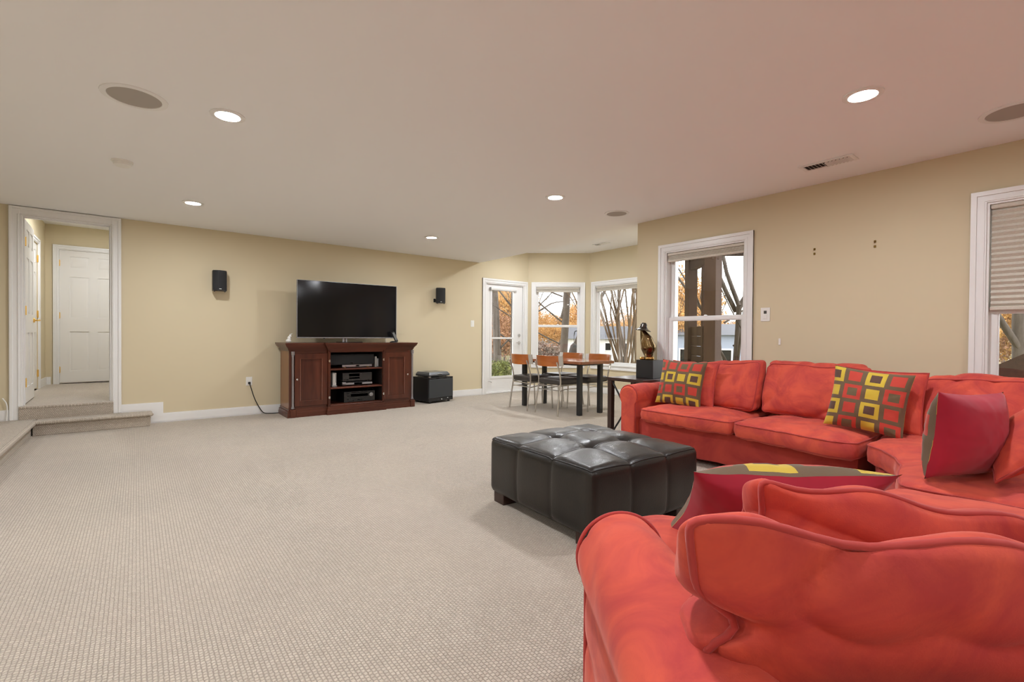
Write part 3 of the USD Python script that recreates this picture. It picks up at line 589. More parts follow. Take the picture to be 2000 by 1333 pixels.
obj('case', bx(2.14, 2.195, 6.72, 6.90, .378, .56, .006), PLASTIC, t); obj('stand', bx(2.132, 2.203, 6.715, 6.88, .367, .384, .005), M('grey_plastic', (.55, .55, .54), .4), t); obj('disc_slot', bx(2.182, 2.187, 6.717, 6.722, .42, .54), BLACKP, t)
brick('video_recorder', 'flat silver and black video recorder at the bottom of the middle stack', 'video recorder', 2.265, 2.70, 6.69, 6.98, .367, .425, BLACKP, [('front_panel', 0, .435, .018, .042, SILVER), ('tray', .165, .285, .018, .042, BLACKP), ('button', .0, .048, .046, .054, MARK), ('button', .0, .048, .022, .032, MARK)], BLACKP)
brick('cassette_deck', 'black cassette deck with dark red display on the middle shelf', 'cassette deck', 2.27, 2.695, 6.695, 6.98, .425, .553, BLACKP, [('front_panel', 0, .425, .012, .126, M('dark_grey_panel', (.035, .034, .034), .35)), ('display', .09, .245, .075, .115, DISPLAY), ('indicator', .165, .18, .098, .108, MARK), ('tray', .09, .245, .040, .064, GLOSSB), ('button', .02, .035, .03, .045, SILVER), ('button', .045, .085, .022, .034, SILVER), ('button', .25, .275, .107, .114, MARK), ('button', .35, .385, .014, .022, MARK), ('button', .25, .262, .030, .04, SILVER), ('slot', .29, .41, .055, .058, SILVER), ('badge', .36, .41, .117, .121, SILVER)], BLACKP)
amp = brick('receiver', 'big black receiver with volume knob on the bottom board of the cabinet', 'amplifier', 2.285, 2.735, 6.68, 7.0, .126, .285, BLACKP, [('front_panel', 0, .45, .012, .158, GLOSSB), ('display', .095, .345, .085, .125, DISPLAY), ('indicator_strip', .10, .335, .137, .146, MARK), ('trim_line', .10, .34, .063, .066, SILVER), ('badge', .03, .065, .130, .137, MARK), ('button', .05, .062, .088, .104, MARK), ('button', .075, .085, .094, .102, MARK), ('button', .05, .07, .044, .056, SILVER), ('socket', .125, .137, .026, .038, SILVER), ('button', .185, .26, .03, .039, MARK), ('socket', .29, .30, .03, .039, SILVER)], CHROME)
obj('volume_knob', [cyl((2.675, 6.675, .23), (2.675, 6.662, .23), .028, 24)] + [tube([(2.675 + .014 * math.cos(a), 6.661, .23 + .014 * math.sin(a)), (2.675 + .026 * math.cos(a), 6.661, .23 + .026 * math.sin(a))], .003, 5) for a in np.arange(8) * np.pi / 4], SILVER, amp)
t = thing('speaker_wire', 'thin black wire looping over the receiver in the bottom of the cabinet', 'wire', (2.74, 6.8, .285)); obj('cable', tube(smoothpath([(2.64, 6.74, .29), (2.68, 6.73, .315), (2.73, 6.74, .30), (2.765, 6.76, .22), (2.775, 6.78, .135)]), .004, 6), BLACKP, t)
tv = thing('television', 'large flat black television on a low stand atop the media cabinet', 'television', (2.43, 6.89, .981))
obj('screen', bx(1.722, 3.138, 6.868, 6.872, 1.058, 1.84), SCREEN, tv); obj('housing', bx(1.716, 3.144, 6.871, 6.912, 1.046, 1.846, .006), BLACKP, tv)
obj('bezel', [bx(1.714, 3.146, 6.864, 6.875, 1.044, 1.057, .002), bx(1.714, 1.721, 6.866, 6.876, 1.05, 1.847), bx(3.139, 3.146, 6.866, 6.876, 1.05, 1.847), bx(1.714, 3.146, 6.866, 6.876, 1.841, 1.847)], SILVER, tv)
obj('stand_base', bx(2.27, 2.60, 6.80, 6.98, .981, .991, .003), GLOSSB, tv); obj('stand_neck', [bx(2.335, 2.36, 6.885, 6.905, .99, 1.05), bx(2.38, 2.40, 6.885, 6.905, .99, 1.05)], SILVER, tv)
obj('stand_strut', cyl((2.985, 6.89, .981), (2.985, 6.89, 1.05), .004, 8), CHROME, tv)
move_tv = UsdGeom.Xformable(tv).GetOrderedXformOps()[1].Set(-2.3)
obj('sensor', bx(2.06, 2.085, 6.862, 6.866, 1.036, 1.046, .002), BLACKP, tv)
t = thing('cordless_phone', 'black cordless phone leaning in its cradle at right end of the cabinet top', 'telephone', (3.055, 6.73, .981))
obj('cradle', lathe([(0, 0), (.06, 0), (.058, .012), (.03, .022), (0, .024)], 28, (3.05, 6.73, .981)), GLOSSB, t)
m = bx(-.024, .024, -.013, .013, 0, .165, .007); m.apply_transform(T.transformations.rotation_matrix(-.38, [0, 1, 0])); m.apply_transform(T.transformations.rotation_matrix(-.15, [1, 0, 0])); m.apply_translation((3.105, 6.735, .990)); obj('handset', m, BLACKP, t)
m = bx(-.017, .017, -.015, -.0131, .03, .15, .001); m.apply_transform(T.transformations.rotation_matrix(-.38, [0, 1, 0])); m.apply_transform(T.transformations.rotation_matrix(-.15, [1, 0, 0])); m.apply_translation((3.105, 6.735, .990)); obj('keypad', m, M('keypad_grey', (.14, .145, .14), .4), t)
t = thing('figurine', 'small white animal figurine at left end of the cabinet top', 'figurine', (1.605, 6.86, .981))
E_ = lambda c, r: T.creation.icosphere(3).apply_scale(r).apply_translation(c)
obj('body', [E_((1.60, 6.86, 1.005), (.034, .026, .026)), E_((1.607, 6.86, 1.035), (.022, .02, .034)), E_((1.62, 6.86, 1.068), (.017, .015, .016))], PLASTIC, t)
obj('ear', [tube([(1.622, 6.853, 1.078), (1.632, 6.85, 1.098), (1.645, 6.85, 1.103)], [.007, .006, .003], 7), tube([(1.618, 6.867, 1.078), (1.622, 6.87, 1.100)], [.007, .003], 7)], PLASTIC, t)

# wall loudspeakers
def wall_speaker(x, yaw, label, z0=1.645, z1=1.905):
    t = thing('wall_loudspeaker', label, 'loudspeaker', (x, 7.11, z0)); a = math.radians(yaw); c, s = math.cos(a), math.sin(a)
    def W(m): m.apply_transform(T.transformations.rotation_matrix(a, [0, 0, 1])); m.apply_translation((x, 7.11, 0)); return m
    p = [(-.078, .055), (-.074, -.03)] + [(-.074 + .148 * k / 12, -.03 - .035 * math.sin(math.pi * k / 12)) for k in range(1, 12)] + [(.074, -.03), (.078, .055), (.05, .075), (-.05, .075)]
    obj('cabinet', W(up(p, z0, z1)), BLACKP, t); p2 = sg.Polygon(p).buffer(-.004).intersection(sg.box(-1, -1, 1, -.012)).buffer(.006)
    obj('grille', W(up(p2, z0 + .012, z1 - .012)), CHAR, t)
    obj('badge', W(bx(-.012, .014, -.073, -.066, z0 + .018, z0 + .026, .001)), MARK, t)
    for q in (-.06, .055): obj('bracket_foot', W(bx(q - .006, q + .006, -.045, -.02, z0 - .014, z0 + .002)), BLACKP, t)
    obj('bracket', [cyl((x - .05 * (1 if yaw else 0), 7.15, z0 + .05), (x - .06 * (1 if yaw else 0), YT, z0 + .05), .011, 10), bx(x - .06 * (1 if yaw else 0) - .02, x - .06 * (1 if yaw else 0) + .02, YT - .012, YT, z0 + .02, z0 + .08, .003)], BLACKP, t)
wall_speaker(.835, 0, 'black wall loudspeaker on the left of the television near the hall doorway'); wall_speaker(4.075, -24, 'black wall loudspeaker turned sideways on the wall right of the television')

# subwoofer and turntable
FS = Frame((3.645, 6.70), (4.16, 6.80), 1); t = thing('subwoofer', 'black box subwoofer on the carpet right of the media cabinet', 'subwoofer', FS.pt(.25, .2, 0)); Lw = .505
obj('cabinet', FS.box(0, Lw, .025, .42, .028, .415, .004), BLACKP, t); obj('grille', FS.box(0, Lw, 0, .026, .085, .385, .005), M('sub_grille', (.030, .034, .037), .6), t)
obj('front_panel', [FS.box(0, Lw, .004, .026, .03, .084, .003), FS.box(0, Lw, .004, .026, .386, .415, .003)], GLOSSB, t); obj('knob', FS.put(E_((.255, .0, .055), (.011, .011, .011))), CHROME, t); obj('indicator', FS.box(.38, .40, .001, .006, .066, .074), MARK, t)
for a, b in ((.05, .05), (.45, .05), (.05, .37), (.45, .37)): obj('foot', FS.put(disc((a, b, .014), .02, .028, 14)), BLACKP, t)
for k in range(3): obj('vent_slot', FS.box(.06 + k * .15, .14 + k * .15, .002, .006, .394, .406), BLACKP, t)
FT = Frame(FS.pt(.02, .03, 0)[:2], FS.pt(.47, .03, 0)[:2], 1); t = thing('turntable', 'dark grey record turntable with closed lid lying on the subwoofer', 'turntable', FT.pt(.22, .17, .415)); DGR = M('dark_grey_lid', (.075, .082, .088), .22)
obj('plinth', FT.box(0, .44, .0, .35, .432, .46, .006), M('turntable_plinth', (.045, .048, .052), .35), t)
for a, b in ((.04, .04), (.40, .04), (.04, .31), (.40, .31)): obj('foot', FT.put(disc((a, b, .424), .022, .018, 16)), CHROME, t)
C8 = [(a, b, .461) for a in (.002, .438) for b in (.004, .348)] + [(a, b, .497) for a in (.03, .41) for b in (.035, .335)]; obj('lid', FT.put(T.convex.convex_hull(A_(C8))), DGR, t)
obj('lid_handle', FT.box(.18, .27, -.006, .004, .462, .470, .002), CHROME, t)

# ------------------------------------------------------------------ dining table and chairs
t = thing('dining_table', 'rectangular wooden table with four square black legs in the bay', 'dining table', (5.0, 5.12, 0))
tp = sg.box(4.64, 4.37, 5.36, 5.87).buffer(-.05).buffer(.05); obj('tabletop', [up(tp, .722, .745), up(tp.buffer(-.008), .715, .752), up(tp.buffer(-.004), .719, .7495)], TABLEW, t)
obj('underframe', up(sg.box(4.76, 4.50, 5.24, 5.75).difference(sg.box(4.80, 4.54, 5.20, 5.71)), .69, .716), BLACKM, t)
for x in (4.79, 5.21):
    for y in (4.53, 5.71): obj('leg', bx(x - .032, x + .032, y - .032, y + .032, 0, .716, .006), BLACKM, t)
def chair(label, loc, rz):
    t = thing('dining_chair', label, 'dining chair', (0, 0, 0), 0, 'dining chairs round the bay table', origin_world=False); r = .0115
    for s in (-1, 1):
        y = s * .215
        obj('rear_leg', tube(smoothpath([(-.255, y * 1.03, 0), (-.225, y, .22), (-.19, y, .44), (-.20, y, .56), (-.235, y, .66), (-.265, y, .74)], 5), r, 10), STEEL, t)
        obj('front_leg', tube([(.235, y, 0), (.225, y, .2), (.215, y, .405), (.20, y, .42)], r, 10), STEEL, t)
        obj('side_rail', tube([(-.195, y, .41), (.20, y, .415)], .009, 8), STEEL, t); obj('stretcher', tube([(-.21, y, .335), (0, y * .6, .345), (.215, y, .355)], .007, 8), STEEL, t)
    obj('cross_bar', [tube([(-.20, -.215, .40), (-.20, .215, .40)], .009, 8), tube([(.20, -.215, .412), (.20, .215, .412)], .009, 8), tube([(-.205, -.215, .345), (-.205, .215, .345)], .007, 8)], STEEL, t)
    P, F = cube_grid(20, 20, 6); v = soft(P, (.225, .225, .042), .04, (0, 0, .012)); v[:, :2] *= (1 + .06 * np.clip(v[:, :1] / .225, -1, 1)); obj('seat', (v + [.0, 0, .462], F), SEATLEA, t, smooth=True)
    def arc(y0, y1, z0, z1, n=18, th=.013):   # curved plywood back, bowed backwards
        yy = np.linspace(y0, y1, n); V = []
        for y in yy:
            xb = -.285 + .085 * (y / .25) ** 2
            for x, z in ((xb, z0 + .010 * (y / .25) ** 2), (xb + th, z0 + .010 * (y / .25) ** 2), (xb + th - .018, z1), (xb - .018, z1)): V.append((x, y, z))
        F = []
        for k in range(n - 1):
            for j in range(4): a, b = k * 4 + j, k * 4 + (j + 1) % 4; F += [[a, b, b + 4], [a, b + 4, a + 4]]
        F += [[0, 2, 1], [0, 3, 2], [4 * n - 4, 4 * n - 3, 4 * n - 2], [4 * n - 4, 4 * n - 2, 4 * n - 1]]; return T.Trimesh(A_(V), F, process=False)
    obj('backrest', arc(-.215, .215, .675, .825), HONEY, t); obj('backrest_end', [arc(.2151, .262, .675, .825, 6), arc(-.262, -.2151, .675, .825, 6)], M('silver_edge', (.56, .55, .52), .3, metallic=.7), t, label='silver grey wing of the backrest')
    return t
c0 = chair('dining chair left of the table, nearest the camera, with orange wood back', 0, 0)
def move(p, loc, rz): x = UsdGeom.Xformable(p); ops = x.GetOrderedXformOps(); ops[0].Set(Gf.Vec3d(*map(float, loc))); ops[1].Set(float(rz))
move(c0, (4.735, 4.885, 0), 2)
dup(c0, (4.725, 5.465, 0), -3, 'dining chair left of the table, farther from the camera, beside the glazed door')
dup(c0, (5.375, 5.46, 0), 181, 'far dining chair with its back to the bay window between the trunks')
dup(c0, (5.36, 4.885, 0), 178, 'dining chair on the window side partly hidden by the table corner')

# ------------------------------------------------------------------ end table and sculpture
t = thing('end_table', 'dark espresso end table with crossed metal braces behind the far sofa arm', 'side table', (4.38, 3.26, 0)); ex0, ex1, ey0, ey1, ez = 4.15, 4.62, 3.02, 3.50, .64
# keep clear of the bay wall
obj('tabletop', bx(ex0, ex1, ey0, ey1, ez - .035, ez, .004), ESPRESSO, t)
for x in (ex0 + .03, ex1 - .03):
    for y in (ey0 + .03, ey1 - .03): obj('leg', bx(x - .028, x + .028, y - .028, y + .028, 0, ez - .035, .003), ESPRESSO, t)
for x in (ex0 + .03, ex1 - .03): obj('brace', [tube([(x, ey0 + .05, .03), (x, ey1 - .05, ez - .05)], .010, 8), tube([(x + .012, ey0 + .05, ez - .05), (x + .012, ey1 - .05, .03)], .010, 8)], BLACKM, t)
t = thing('sculpture', 'bronze stylised bird sculpture with broad hat on a black block', 'sculpture', (4.455, 3.16, ez)); bx0 = A_([4.455, 3.16]); dxs = -.045
obj('plinth', bx(bx0[0] - .095, bx0[0] + .095, bx0[1] - .11, bx0[1] + .11, ez, ez + .20, .003), M('black_stone', (.016, .016, .018), .3), t)
def blob(parts, rl=.007, it=14):
    def sph(c, r): return m3.Manifold.sphere(1.0, 24).scale((r, r, r) if np.ndim(r) == 0 else tuple(r)).translate(tuple(c))
    M_ = m3.Manifold()
    for chain in parts:
        for (a, ra), (b, rb) in zip(chain[:-1], chain[1:]): M_ = M_ + m3.Manifold.batch_hull([sph(a, ra), sph(b, rb)])
    q = M_.refine_to_length(rl).to_mesh(); m = T.Trimesh(A_(q.vert_properties[:, :3]), A_(q.tri_verts)); trimesh.smoothing.filter_taubin(m, iterations=it); return m
z = ez + .20; vx = A_([math.cos(-.67), math.sin(-.67)])                   # picture's left-right direction
def q3(a, h, d=0.):
    a, h, d = a * .88, h * .88, d * .88; w = bx0 + vx * (a + dxs) + A_([.62, .78]) * d
    return (w[0], w[1], z + h)
BRONZE = M('bronze', (.30, .20, .085), .22, (.12, .085, .05), 7., metallic=1.0, lo=.3, hi=.7); GOLD = M('gilt_bronze', (.70, .43, .13), .22, metallic=1.0)
obj('body', blob([[(q3(.03, .075), .045), (q3(.035, .16), .082), (q3(.01, .25), .068), (q3(-.03, .335), .035), (q3(-.045, .37), .022)], [(q3(.04, .08), .05), (q3(.035, .02), .04)], [(q3(-.02, .30, -.03), .024), (q3(-.05, .22, -.045), .018), (q3(-.035, .15, -.05), .02), (q3(.03, .14, -.06), .025)], [(q3(.0, .08, -.03), .016), (q3(-.005, .02, -.035), .02)]]), BRONZE, t, smooth=True)
obj('base', blob([[(q3(-.055, .018), .018), (q3(.07, .018), .022)], [(q3(-.0, .02, -.035), .022), (q3(.07, .02, -.03), .024)]]), GOLD, t, smooth=True)
hat = lathe([(0, .085), (.026, .082), (.040, .060), (.044, .032), (.062, .006), (.098, -.012), (.098, -.018), (.05, -.012), (0, -.01)], 32); hat.apply_scale(.88); hat.apply_transform(T.transformations.rotation_matrix(.16, [vx[0] * 0 + .62, .78, 0])); hat.apply_translation(q3(-.035, .385)); obj('hat', hat, M('dark_bronze', (.12, .11, .10), .25, metallic=1.0), t, smooth=50)

# ------------------------------------------------------------------ leather ottoman
ox, oy, oa, ob = 2.265, 2.05, .46, .475; zt, zb = .425, .065
t = thing('ottoman', 'large square tufted black leather ottoman on the carpet before the sofa', 'ottoman', (ox, oy, 0)); cR, sR = math.cos(-.05), math.sin(-.05)
P, F = cube_grid(84, 84, 26); hz = (zt - zb) / 2; v = soft(P, (oa, ob, hz), .045, (.012, .012, .045))
U = P; topm = np.clip((U[:, 2] - .96) / .04, 0, 1)
gu = lambda a: np.exp(-((np.abs(a) - 1 / 3) / .022) ** 2); wide = lambda a: np.exp(-((np.abs(a) - 1 / 3) / .09) ** 2)
ruf = np.hypot(np.abs(U[:, 0]) - 1 / 3, np.abs(U[:, 1]) - 1 / 3)
v[:, 2] -= topm * (.005 * np.maximum(gu(U[:, 0]), gu(U[:, 1])) + .011 * np.maximum(wide(U[:, 0]), wide(U[:, 1])) * np.clip(1.25 - .9 * np.maximum(np.abs(U[:, 0]), np.abs(U[:, 1])), .15, 1) + .026 * np.exp(-(ruf / .11) ** 2) + .020 * np.exp(-(ruf / .04) ** 2))
for k, o in ((0, 1), (1, 0)):
    side = np.clip((np.abs(U[:, k]) - .96) / .04, 0, 1) * (np.abs(U[:, 2]) < .97); v[:, k] -= np.sign(U[:, k]) * side * (.006 * gu(U[:, o]) + .004 * wide(U[:, o]))
nz = meshkit.fbm(v * 6, 3, 5) - .5; v[:, 2] += nz * .012 * topm; side = (np.abs(U[:, 2]) < .99); v[:, 0] += (meshkit.fbm(v * A_([5, 5, 2.]) + 9, 2, 8) - .5) * .010 * side; v[:, 1] += (meshkit.fbm(v * A_([5, 5, 2.]) + 4, 2, 9) - .5) * .010 * side
def OT(q): q = A_(q, float); return np.column_stack([ox + q[:, 0] * cR - q[:, 1] * sR, oy + q[:, 0] * sR + q[:, 1] * cR, q[:, 2] + (zt + zb) / 2])
vo = OT(v); obj('upholstery', (vo, F), LEATHER, t, smooth=True); tr3 = cKDTree(P)
e = np.linspace(-1, 1, 60); one = np.ones(60)
def onl(path, r, closed=False): q = vo[tr3.query(path)[1]]; return tube(q, r, 5, closed=closed)
rim = np.vstack([np.column_stack([e, -one, one]), np.column_stack([one, e, one]), np.column_stack([-e, one, one]), np.column_stack([-one, -e, one])]); rim = rim[np.r_[True, np.any(np.abs(np.diff(rim, axis=0)) > 1e-9, axis=1)]][:-1]
obj('top_seam', onl(rim, .0045, True), LSEAM, t, smooth=True)
for s in (-1 / 3, 1 / 3):
    obj('stitched_seam', [onl(np.column_stack([one * s, e, one]), .0025), onl(np.column_stack([one * s, -one, e]), .0025), onl(np.column_stack([one * s, one, e]), .0025)], LSEAM, t, smooth=True); obj('stitched_seam', [onl(np.column_stack([e, one * s, one]), .0025), onl(np.column_stack([-one, one * s, e]), .0025), onl(np.column_stack([one, one * s, e]), .0025)], LSEAM, t, smooth=True)
for a in (-1, 1):
    for b in (-1, 1):
        obj('button', OTm := T.Trimesh(OT(A_(E_((0, 0, 0), (.014, .014, .007)).vertices) + [a * oa / 3, b * ob / 3, v[tr3.query([a / 3, b / 3, 1])[1], 2] + .003]), E_((0, 0, 0), 1).faces, process=False), LEATHER, t, smooth=True)
        m = bx(-.075, .075, -.055, .055, 0, .075, .004); mv = A_(m.vertices) + [a * (oa - .10), b * (ob - .085), -(zt + zb) / 2]; obj('foot', T.Trimesh(OT(mv), m.faces, process=False), ESPRESSO, t)
# ------------------------------------------------------------------ red sectional: section along the right wall
def rolled_arm(parent, front, back, r=.10, top=.63, zb=.05, flare=1.0, seed=0, w=None, label=None):
    """Rolled arm from its front centre to its back centre (plan points)."""
    f, b = A_([*front, 0.]), A_([*back, 0.]); ax = (b - f) / np.linalg.norm(b - f); x = A_([ax[1], -ax[0], 0.]); zc = top - r; w = w or r * .80
    prof = so.unary_union([sg.Point(0, zc).buffer(r, 32), sg.box(-w, zb, w, zc)]).buffer(-.012).buffer(.024).buffer(-.012)
    P = list(prof.exterior.coords)[:-1]; L = np.linalg.norm(b - f); fr = []
    for t, s in [(0, .90), (.012, .965), (.03, 1.0)]: fr.append((f + ax * t, x, (0, 0, 1), s))
    for t in np.linspace(.06, L, 26): fr.append((f + ax * t, x * (1 + (flare - 1) * t / L), (0, 0, 1), 1.0))
    m = loft(P, fr, 110); m2 = m.subdivide() if False else m
    v = wrinkle(A_(m.vertices), m.faces, .007, 4.5, seed, (1, 1, 1)); o = obj('arm', T.Trimesh(v, m.faces, process=False), SUEDE, parent, smooth=50)
    Q = A_(resample(P, 110)); k = Q[:, 1] > zb + .03; path = [f + ax * .012 + x * q[0] * 1.0 + A_([0, 0, q[1] * 1.0]) for q in Q]
    c = Q.mean(0); path = [f + ax * .014 + x * (c[0] + (q[0] - c[0]) * .975) + A_([0, 0, c[1] + (q[1] - c[1]) * .975]) for q in Q]
    obj('piping', tube(path, .006, 6, closed=True), PIPE, o, smooth=True); return o
far = thing('sectional_sofa', 'long red suede sofa section standing along the right wall with rolled arm', 'sofa', (4.15, 1.95, 0))
def softbase(name, poly, z0, z1, parent, r=.02, seed=1):
    g = sg.Polygon(poly).buffer(-r).buffer(r); P = resample(list(g.exterior.coords)[:-1], 140)
    if not sg.Polygon(P).exterior.is_ccw: P = P[::-1]
    fr = [((0, 0, z), (1, 0, 0), (0, 1, 0), s) for z, s in [(z0, .985), (z0 + .012, 1.0)] + [(z, 1.0) for z in np.linspace(z0 + .05, z1 - .03, 5)] + [(z1, .985)]]
    m = loft(P, fr, 140); return obj(name, T.Trimesh(wrinkle(A_(m.vertices), m.faces, .005, 4., seed), m.faces, process=False), SUEDEB, parent, smooth=45)
softbase('base', [(3.76, 1.03), (3.76, 2.80), (4.54, 2.80), (4.54, 1.0)], .05, .315, far)
softbase('back_frame', [(4.33, 1.0), (4.33, 2.90), (4.55, 2.90), (4.55, 1.0)], .30, .68, far, .04, 2)
rolled_arm(far, (3.71, 2.875), (4.54, 2.875), .102, .632, seed=4)
for x in (3.86, 4.46):
    for y in (1.12, 2.7): obj('foot', bx(x - .03, x + .03, y - .03, y + .03, 0, .055, .004), ESPRESSO, far)
plan_cushion('seat_cushion', far, [(3.66, 1.845), (3.645, 2.3), (3.66, 2.715), (4.40, 2.72), (4.40, 1.84)], .305, .442, SUEDE, PIPE, seed=11, crown=.035, amp=.008)
plan_cushion('seat_cushion', far, [(3.645, 1.815), (3.60, 1.45), (3.545, 1.13), (3.60, .985), (4.40, .97), (4.40, 1.82)], .30, .442, SUEDE, PIPE, seed=12, crown=.038, amp=.009)
def wallcushion(parent, p0, p1, n, zb, zl, zr, th=.17, lean=.13, half=None, seed=0, name='back_cushion', sag=.02, amp=.014):
    """Back cushion whose front lower edge runs p0 -> p1 (left to right seen from the front); n = unit vector to the rear."""
    p0, p1, n = A_([*p0, 0.]), A_([*p1, 0.]), A_([*n, 0.]); C = {}
    for i, (p, z) in enumerate(((p0, zl), (p1, zr))):
        for j in (0, 1):
            for k in (0, 1):
                q = p + n * (lean * j + (0 if k else th * (1 - .25 * j))); C[i, j, k] = (q[0], q[1], (zb if j == 0 else z + (.0 if k else .012)))
    w = np.linalg.norm(p1 - p0); h = (zl + zr) / 2 - zb
    def warp(W, X):
        W = W.copy(); W[:, 2] -= sag * (1 - X[:, 0] ** 2) * np.clip(X[:, 1], 0, 1) * (1 if sag > 0 else 1); return W
    return cushion(name, parent, C, (w / 2, h / 2, th / 2), min(.055, th * .42), (.008, .014, .075), SUEDE, PIPE, seed=seed, amp=amp, freq=5.5, warp=warp, n=(36, 30, 10), stretch=(1, 1, .8))
wallcushion(far, (4.09, 2.74), (4.075, 1.855), (1, 0), .452, .832, .908, seed=21, sag=.012, lean=.15)
wallcushion(far, (4.105, 1.835), (4.09, 1.10), (1, 0), .452, .892, .882, seed=22, sag=.004, lean=.17)

# ------------------------------------------------------------------ corner wedge
wedge = thing('corner_sofa', 'curved corner section of the red sectional joining both sofa sections', 'sofa', (3.6, .3, 0))
softbase('base', [(3.74, .93), (3.52, .86), (3.25, .72), (2.98, .52), (2.80, .30), (2.82, -.1), (3.2, -.40), (3.9, -.25), (4.4, .25), (4.52, .93)], .05, .30, wedge, .03, 31)
softbase('back_frame', [(4.30, .93), (4.18, .35), (3.82, -.12), (3.25, -.33), (3.30, -.52), (3.98, -.32), (4.42, .25), (4.55, .93)], .29, .67, wedge, .04, 32)
for p in ((3.66, .78), (2.98, .15), (4.3, .7)): obj('foot', bx(p[0] - .03, p[0] + .03, p[1] - .03, p[1] + .03, 0, .055, .004), ESPRESSO, wedge)
plan_cushion('seat_cushion', wedge, [(3.60, .945), (3.50, .84), (3.33, .735), (3.12, .67), (2.90, .63), (2.715, .585), (2.73, .35), (2.76, .1), (2.85, -.15), (3.2, -.33), (3.85, -.08), (4.22, .38), (4.36, .945)], .295, .445, SUEDE, PIPE, seed=33, crown=.032, amp=.008, c=(3.45, .36), n=150)
wallcushion(wedge, (4.015, .80), (3.99, .10), (.99, -.12), .452, .842, .85, seed=34, sag=-.012, lean=.14)
wallcushion(wedge, (3.86, -.02), (3.32, -.30), (.4, -.92), .452, .85, .84, seed=35, lean=.10)

# ------------------------------------------------------------------ near section, its back to the camera
NA, NN, NW = A_([1.09, .87]), A_([.629, .777]), A_([.777, -.629])
def sd(s, d, z=None): q = NA + NW * s + NN * d; return tuple(q) if z is None else (q[0], q[1], z)
near = thing('sofa_section', 'red suede sofa section in the foreground seen from behind with rolled arm', 'sofa', sd(.8, -.3, 0))
softbase('base', [sd(.06, .28), sd(.75, .45), (2.60, .50), (2.66, .25), (2.50, -.55), sd(1.75, -.9), sd(.04, -.9)], .05, .30, near, .03, 41)
softbase('back_frame', [sd(.0, -.74), sd(.0, -.96), sd(1.75, -.96), sd(1.75, -.74)], .29, .565, near, .04, 42)
rolled_arm(near, NA, sd(.03, -.98), .125, .598, flare=1.1, seed=43)
for p in ((.12, .15), (1.5, .35), (.1, -.85), (1.6, -.85)): q = sd(*p); obj('foot', bx(q[0] - .03, q[0] + .03, q[1] - .03, q[1] + .03, 0, .055, .004), ESPRESSO, near)
plan_cushion('seat_cushion', near, [sd(.115, .10), sd(.12, .36), sd(.45, .43), sd(.80, .53), sd(.84, -.42), sd(.12, -.46)], .30, .452, SUEDE, PIPE, seed=44, crown=.04, amp=.009)
plan_cushion('seat_cushion', near, [sd(.82, .535), (2.40, .66), (2.66, .575), (2.685, .35), (2.71, .10), (2.62, -.35), sd(1.70, -.50), sd(.86, -.42)], .30, .450, SUEDE, PIPE, seed=45, crown=.035, amp=.009)
def sdcushion(name, parent, rear, front, half, seed, warp=None, th=.05, amp=.012, bul=.055):
    """rear/front: (s, d, z) for bottom-left, top-left, top-right, bottom-right seen from the camera."""
    C = {}
    for k, Q in ((0, rear), (1, front)):
        for (i, j), q in zip(((0, 0), (0, 1), (1, 1), (1, 0)), Q): C[i, j, k] = sd(*q)
    return cushion(name, parent, C, half, th, (.01, .012, bul), SUEDE, PIPE, n=(64, 48, 14), amp=amp, freq=5., seed=seed, warp=warp, pr=.0068)
def flop(W, X):   # the cushion folds over arm and frame: pinched left edge, dipping top seam
    W = W.copy(); e = np.clip(-X[:, 0], 0, 1) ** 4; p = np.exp(-((X[:, 1] + .15) / .16) ** 2)
    W[:, :2] += NW * (.075 * e * p)[:, None]; W[:, 2] -= .03 * np.exp(-((X[:, 0] + .55) / .16) ** 2) * np.clip(X[:, 1], 0, 1) ** 3
    W[:, 2] += (.012 * np.sin(X[:, 0] * 9 + 1)) * np.clip(X[:, 1], 0, 1) ** 3
    return W
sdcushion('back_cushion', near, [(.005, -.60, .50), (-.075, -.705, .868), (.80, -.675, .755), (.82, -.60, .50)], [(.05, -.40, .50), (-.055, -.60, .812), (.80, -.55, .705), (.82, -.40, .50)], (.42, .20, .075), 51, flop)
sdcushion('back_cushion', near, [(.85, -.60, .50), (.83, -.68, .80), (1.66, -.68, .82), (1.68, -.60, .50)], [(.85, -.40, .50), (.84, -.56, .76), (1.64, -.56, .78), (1.66, -.40, .50)], (.42, .20, .075), 52)

